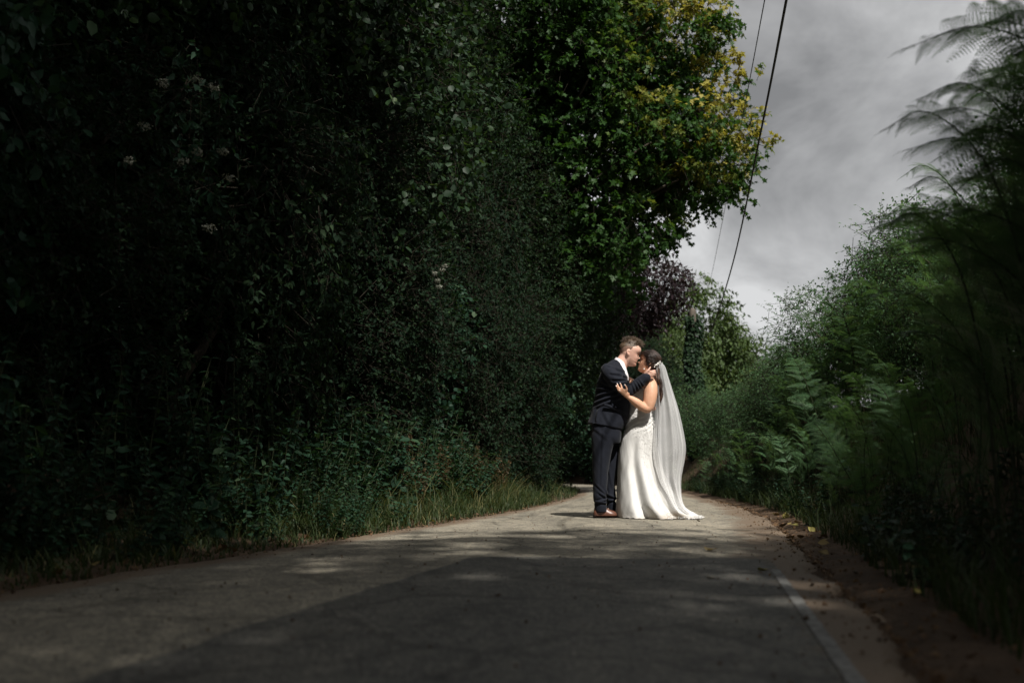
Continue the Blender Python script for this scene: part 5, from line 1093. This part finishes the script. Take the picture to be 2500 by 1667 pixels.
V, F = tube([gp(430, 492, Wn - 0.02), gp(421, 486, Wn - 0.012), gp(424, 478, Wn - 0.004)], [0.0022] * 3, 6, 4); rg = mk('ring', V, F, M['silver'], bride, smooth=True)
V, F = ellipsoid(gp(422, 489, Wn - 0.02), (0.004, 0.004, 0.004), 10); link('stone', raw_mesh('stone', V - np.array(bride.location), F, M['silver'], True), rg)
# dress
SEG = 120
ds = np.array([(548, 716, 468, 0.146, 0), (524, 716, 500, 0.15, 0), (510, 712, 540, 0.142, 0), (500, 696, 600, 0.125, 0), (494, 676, 655, 0.118, 0), (489, 680, 695, 0.13, 0), (480, 694, 745, 0.155, 0), (463, 704, 800, 0.172, 0), (446, 708, 850, 0.178, 0.08), (434, 714, 900, 0.18, 0.2), (421, 728, 970, 0.185, 0.4), (412, 752, 1070, 0.205, 0.7),
               (407, 795, 1190, 0.245, 0.95), (402, 856, 1310, 0.30, 1.0), (399, 905, 1380, 0.34, 1.0), (397, 965, 1425, 0.365, 1.0), (396, 1020, 1455, 0.38, 1.05), (396, 1052, 1475, 0.392, 1.1), (396, 1066, 1487, 0.40, 1.1)])
DS = catmull(ds, 7); a = np.linspace(0, 2 * math.pi, SEG, endpoint=False); rows = []
for (xl, xr, cyy, b, fd) in DS:
    pl, pr = gp(xl, cyy), gp(xr, cyy); c = (pl + pr) / 2; hx = (pr[0] - pl[0]) / 2
    ca, sa = np.cos(a), np.sin(a); ex = 2 / 2.15
    # near side is sa<0: deep soft folds that widen towards the hem
    fo = 0.070 * np.sin(a * 7 + 0.6 + 0.5 * np.sin(a * 2)) + 0.026 * np.sin(a * 13 + 1.1)
    fo = fo + 0.15 * np.exp(-((a - 4.07) / 0.15) ** 2) - 0.26 * np.exp(-((a - 4.40) / 0.13) ** 2) + 0.12 * np.exp(-((a - 4.66) / 0.16) ** 2) - 0.16 * np.exp(-((a - 5.02) / 0.13) ** 2)
    k = 1 + fd * fo * np.abs(sa) ** 0.7
    x = c[0] + hx * np.sign(ca) * np.abs(ca) ** ex; y = Y0 + b * np.sign(sa) * np.abs(sa) ** ex * k
    x = x + fd * 0.25 * fo * hx * 0.3 * (np.abs(sa))
    z = np.full(SEG, c[2]); rows.append(np.stack([x, y, z], 1))
DV = np.array(rows); zr = road_z(DV[-1, :, 0], DV[-1, :, 1])
bot = DV[-1, :, 2].mean(); lowz = np.linspace(0, 1, len(DV)) ** 8
DV[:, :, 2] += (lowz[:, None] * (zr[None] + 0.006 + 0.006 * np.sin(a * 17)[None] ** 2 - bot))
DV[:, :, 2] = np.maximum(DV[:, :, 2], road_z(DV[:, :, 0], DV[:, :, 1]) + 0.005)
nr = len(DV); i = np.arange(nr - 1)[:, None] * SEG; j = np.arange(SEG)[None]; j2 = (j + 1) % SEG
DF = np.stack([i + j, i + SEG + j, i + SEG + j2, i + j2], -1).reshape(-1, 4); Vd = DV.reshape(-1, 3)
# ruching over the hips
nrm = np.zeros_like(DV); du = np.roll(DV, -1, 1) - np.roll(DV, 1, 1); dv = np.gradient(DV, axis=0); nrm = unit(np.cross(dv, du)); ctr = DV.mean(1, keepdims=True); nrm *= np.sign((nrm * (DV - ctr)).sum(-1, keepdims=True))
zt = (DV[:, :, 2]); wr = np.exp(-((zt - gp(600, 735)[2]) / 0.09) ** 2)
DV = DV + nrm * (0.006 * wr * np.sin((DV[:, :, 2] - 0.55 * DV[:, :, 0]) * 150 + 2 * np.sin(DV[:, :, 0] * 30)))[..., None] + nrm * (0.004 * lump(DV, 9, 3) + 0.0018 * lump(DV * np.array([1.6, 1.6, 0.6]), 24, 7))[..., None]
gz = DV[:, :, 2] - road_z(DV[:, :, 0], DV[:, :, 1]); stain = sstep(0.10, 0.0, gz + 0.03 * lump(DV, 30, 4)) * np.exp(-((a[None] - 5.0) / 0.35) ** 2) + 0.35 * sstep(0.05, 0.0, gz)
dress = mk('dress', DV.reshape(-1, 3), DF, M['satin'], bride, smooth=True, attrs={'stain': stain.ravel().clip(0, 1)})
nt = M['satin'].node_tree; pb_ = [q for q in nt.nodes if q.type == 'BSDF_PRINCIPLED'][0]; src = pb_.inputs['Base Color'].links[0].from_socket
sa_ = nd(nt, 'ShaderNodeAttribute', attribute_name='stain'); sm_ = nd(nt, 'ShaderNodeMixRGB'); sm_.inputs['Color2'].default_value = (0.28, 0.19, 0.1, 1)
sx = nd(nt, 'ShaderNodeMath', operation='MULTIPLY'); sx.inputs[1].default_value = 0.75; nt.links.new(sa_.outputs['Fac'], sx.inputs[0]); nt.links.new(sx.outputs[0], sm_.inputs['Fac']); nt.links.new(src, sm_.inputs['Color1']); nt.links.new(sm_.outputs['Color'], pb_.inputs['Base Color'])
# lace motifs sewn on bodice, hips and in a band down the side
def on_dress(a_, t_):
    r = t_ * (nr - 1); i0 = np.minimum(r.astype(int), nr - 2); f = (r - i0)[:, None]; q = a_ / (2 * math.pi) * SEG; j0 = q.astype(int) % SEG; j1 = (j0 + 1) % SEG; g_ = (q - np.floor(q))[:, None]
    P = (DV[i0, j0] * (1 - g_) + DV[i0, j1] * g_) * (1 - f) + (DV[i0 + 1, j0] * (1 - g_) + DV[i0 + 1, j1] * g_) * f
    return P, nrm[i0, j0]
n = 15000; ta = rng.random(n) ** 1.0; aa = rng.random(n) * 2 * math.pi
cyv = np.interp(ta, np.linspace(0, 1, nr), DS[:, 2]); band = np.interp(cyv, [468, 800, 860, 940, 1060, 1200, 1330, 1480], [5.0, 5.0, 5.05, 5.0, 4.9, 4.82, 4.8, 4.85]); bw = np.interp(cyv, [468, 740, 800, 870, 940, 1060, 1480], [9, 9, 0.9, 0.55, 0.36, 0.17, 0.13])
band2 = np.interp(cyv, [800, 900, 1100, 1200], [5.5, 5.45, 5.35, 5.3]); bw2 = np.interp(cyv, [800, 900, 1080, 1120], [0.4, 0.22, 0.12, 0.0])
m_ = (np.abs(aa - band) < bw * (0.6 + 0.5 * rng.random(n))) | (np.abs(aa - band2) < bw2) | ((cyv > 1462) & (aa > 4.9)) | ((cyv < 760))
P, Nn = on_dress(aa[m_], ta[m_]); k = len(P); ax = unit(np.cross(Nn, rdir(rng, k))) + Nn * 0.10; Ls = 0.008 + 0.010 * rng.random(k)
V, F, tt = leaf_set(P + Nn * 0.0012, ax, Nn + 0.15 * rng.normal(size=(k, 3)), Ls, Ls * 0.55, T_LANCE, rng.random(k)); lc = mk('lace', V, F, M['lace'], bride, attrs={'tint': tt}); lc['kind'] = 'stuff'
hem = DV[-2][::1]; pts = []
for q in range(SEG):
    if a[q] > 4.75 or a[q] < 0.8:
        for _ in range(7): pts.append(hem[q] + np.array([0.012 * rng.normal(), 0.012 * rng.normal(), 0.004 + 0.012 * rng.random()]))
P = np.array(pts); k = len(P); V, F, tt = leaf_set(P, rdir(rng, k) * np.array([1, 1, 0.4]), np.array([0, -0.4, 1.0]) + 0.4 * rng.normal(size=(k, 3)), np.full(k, 0.009), np.full(k, 0.006), T_ROUND, rng.random(k)); o = mk('hem_lace', V, F, M['lace'], bride, attrs={'tint': tt}); o['kind'] = 'stuff'
V, F = tube([gp(716, 470, -0.10), gp(724, 448, -0.11), gp(712, 425, -0.105), gp(690, 412, -0.10)], [0.004, 0.004, 0.004, 0.003], 6, 4); mk('shoulder_strap', V, F, M['lace'], bride, smooth=True)
# hair: smooth cap drawn back, long curls down the back
def bhair(Z, A_, x, y):
    c = np.cos(A_); line = 0.74 - 0.10 * sstep(0.8, 0.4, c) - 0.34 * sstep(0.40, 0.10, c) - 0.30 * sstep(0.0, -0.5, c)
    cover = sstep(-0.025, 0.03, Z - line); return -0.03 * (1 - cover) + cover * (0.045 + 0.05 * sstep(0.1, -0.8, c) + 0.008 * np.sin(A_ * 26 + Z * 22))
V, F = head_grid(bfr, BH, True, thick=bhair); parts = [(V, F)]; ps = []
for _ in range(520):   # strands combed from the hairline to the comb at the back
    s = rng.choice((-1, 1)); z0 = 0.45 + 0.5 * rng.random(); a0 = ((1.22 + 0.4 * rng.random()) if z0 < 0.72 else (0.5 + 1.0 * rng.random())) * s; pts = []
    for t in np.linspace(0, 1, 5):
        z = z0 * (1 - t) + (0.55 + 0.1 * rng.random()) * t; aa_ = a0 * (1 - t) + s * 2.7 * t; x, y = head_fn(np.array([min(z, 0.97)]), np.array([aa_]), True); n3 = unit(np.array([float(x[0]) + 0.04, float(y[0]), z - 0.58])); pts.append(hp(bfr, BH, *(np.array([float(x[0]), float(y[0]), z]) + n3 * (0.055 + 0.05 * t + 0.012 * rng.random()))))
    ps.append(np.array(pts))
parts.append(ribbons(ps, 0.0022, 0.0016)); V, F = join(parts); mk('hair', V, F, M['hair_f'], bride, smooth=True)
ps = []
LK = [(rng.uniform(-1, 1), rng.uniform(-1, 1), rng.random() * 6.28, rng.uniform(7, 13), rng.uniform(545, 632)) for _ in range(15)]
for q in range(450):
    lu, lw, ph, am, end = LK[q % 15]; u = lu + 0.22 * rng.normal(); w_ = lw + 0.22 * rng.normal(); end = end + 12 * rng.normal(); pts = []
    for t in np.linspace(0, 1, 12):
        cyy = 250 + (end - 250) * t; g_ = sstep(0.25, 0.6, t)
        cx = np.interp(t, [0, 0.12, 0.35, 0.6, 0.85, 1], [700, 716, 718, 729, 740, 730]) + u * np.interp(t, [0, 0.15, 0.3, 0.7, 1], [8, 13, 17, 18, 9]) + am * g_ * math.sin(t * 13 + ph)
        pts.append(gp(cx, cyy, 0.02 - 0.09 * sstep(0.1, 0.5, t) + 0.06 * w_ * (0.5 + 0.5 * min(1, t * 3) - 0.3 * t) + 0.012 * g_ * math.cos(t * 13 + ph)))
    ps.append(np.array(pts))
ps = [ps[q] for q in range(450) if (q % 15) % 3 < 2] + [ps[q] for q in range(450) if (q % 15) % 3 == 2]
V, F = ribbons(ps[:300], 0.0054, 0.0022); mk('long_curls', V, F, M['hair_f'], bride, smooth=True)
V, F = ribbons(ps[300:], 0.0054, 0.0022); mk('lighter_curls', V, F, M['hair_tip'], bride, smooth=True)
ps = [[hp(bfr, BH, 0.395 - 0.9 * abs(t) ** 2, s * (0.07 + abs(t)), 0.55 + 0.02 * math.sin(abs(t) * 20)) for t in np.linspace(0, 0.14, 4)] for s in (-1, 1)]
V, F = ribbons([np.array(p) for p in ps], 0.003, 0.0015, 6); mk('eyebrows', V, F, M['brow'], bride)
ps = [[hp(bfr, BH, 0.345 - 2.4 * t * t, s * (0.10 + t), 0.468 - 0.008 * math.sin(t * 30)) for t in np.linspace(0, 0.09, 4)] for s in (-1, 1)]
V, F = ribbons([np.array(p) for p in ps], 0.0032, 0.002, 5); mk('eyelashes', V, F, M['brow'], bride)
V, F = ellipsoid(gp(616, 322, -0.062), (0.007, 0.006, 0.008), 10); mk('earring', V, F, M['pearl'], bride, smooth=True)
# hair comb
cp = []
for q in range(30):
    t = q / 29; p = gp(np.interp(t, [0, 1], [700, 746]) + 5 * rng.normal(), np.interp(t, [0, 1], [300, 268]) + 6 * rng.normal(), -0.098 + 0.05 * t + 0.008 * rng.normal()); cp.append(ellipsoid(p, np.full(3, 0.0035 + 0.004 * rng.random()), 8))
V, F = join(cp); o = mk('hair_comb', V, F, M['pearl'], bride, smooth=True); o['kind'] = 'stuff'
# veil
vs = np.array([(716, 760, 276, 0.03, 0.0), (712, 782, 310, 0.06, 0.2), (712, 806, 400, 0.10, 0.5), (716, 842, 530, 0.14, 0.8), (716, 872, 640, 0.17, 1.0), (708, 900, 760, 0.20, 1.0), (700, 922, 880, 0.23, 1.0), (700, 928, 955, 0.24, 1.0), (706, 919, 1030, 0.245, 1.0), (716, 904, 1110, 0.25, 1.0), (730, 893, 1180, 0.26, 1.0), (760, 893, 1260, 0.28, 1.0), (790, 900, 1340, 0.30, 1.1), (820, 925, 1400, 0.32, 1.2), (850, 985, 1440, 0.33, 1.2)])
VS = catmull(vs, 7); NA = 110; va = np.linspace(R(-118), R(118), NA); rows = []
for q, (xl, xr, cyy, b, fd) in enumerate(VS):
    pl, pr = gp(xl, cyy), gp(xr, cyy); hx = pr[0] - pl[0]; x = pl[0] + hx * np.cos(va) * np.where(np.cos(va) > 0, 1, 0.25); y = Y0 + 0.01 + b * np.sin(va)
    fo = 0.018 * np.sin(va * 11 + 0.4 + 0.5 * math.sin(q * 0.04)) + 0.010 * np.sin(va * 23 + 1.0) + 0.012 * np.sin(va * 6 + q * 0.02)
    x = x + fd * fo * np.cos(va) * 0.6; y = y + fd * fo * np.sin(va) * 1.4
    rows.append(np.stack([x, y, np.full(NA, pl[2])], 1))
VV = np.array(rows); m = len(VV); VV[:, :, 2] = np.maximum(VV[:, :, 2], 0.075)
VV[0, :, 2] += 0.01 * np.cos(va); i = np.arange(m - 1)[:, None] * NA; j = np.arange(NA - 1)[None]
VF = np.stack([i + j, i + NA + j, i + NA + j + 1, i + j + 1], -1).reshape(-1, 4)
veil = mk('veil', VV.reshape(-1, 3), VF, M['veil'], bride, smooth=True)
n = 150; ti = (0.45 + 0.52 * rng.random(n)) * (m - 1); ai = (rng.normal(size=n) * 0.05 + np.interp(ti / m, [0.4, 0.7, 1], [0.22, 0.20, 0.20])) * (NA - 1); ai = ai.clip(0, NA - 1); P = VV[ti.astype(int), ai.astype(int)] + np.array([0, -0.004, 0]) + 0.006 * rng.normal(size=(n, 3)) * np.array([1, 0, 1])
V, F, tt = leaf_set(P, rdir(rng, n) * np.array([1, 0.2, 1]), np.array([0, -1.0, 0]) + 0.2 * rng.normal(size=(n, 3)), np.full(n, 0.008), np.full(n, 0.0035), T_LANCE, rng.random(n)); o = link('veil_embroidery', raw_mesh('veil_embroidery', V - np.array(bride.location), F, M['lace'], attrs={'tint': tt}), veil); o['kind'] = 'stuff'
tagit(bride, 'person in white lace wedding dress with long veil and dark curls', 'person')
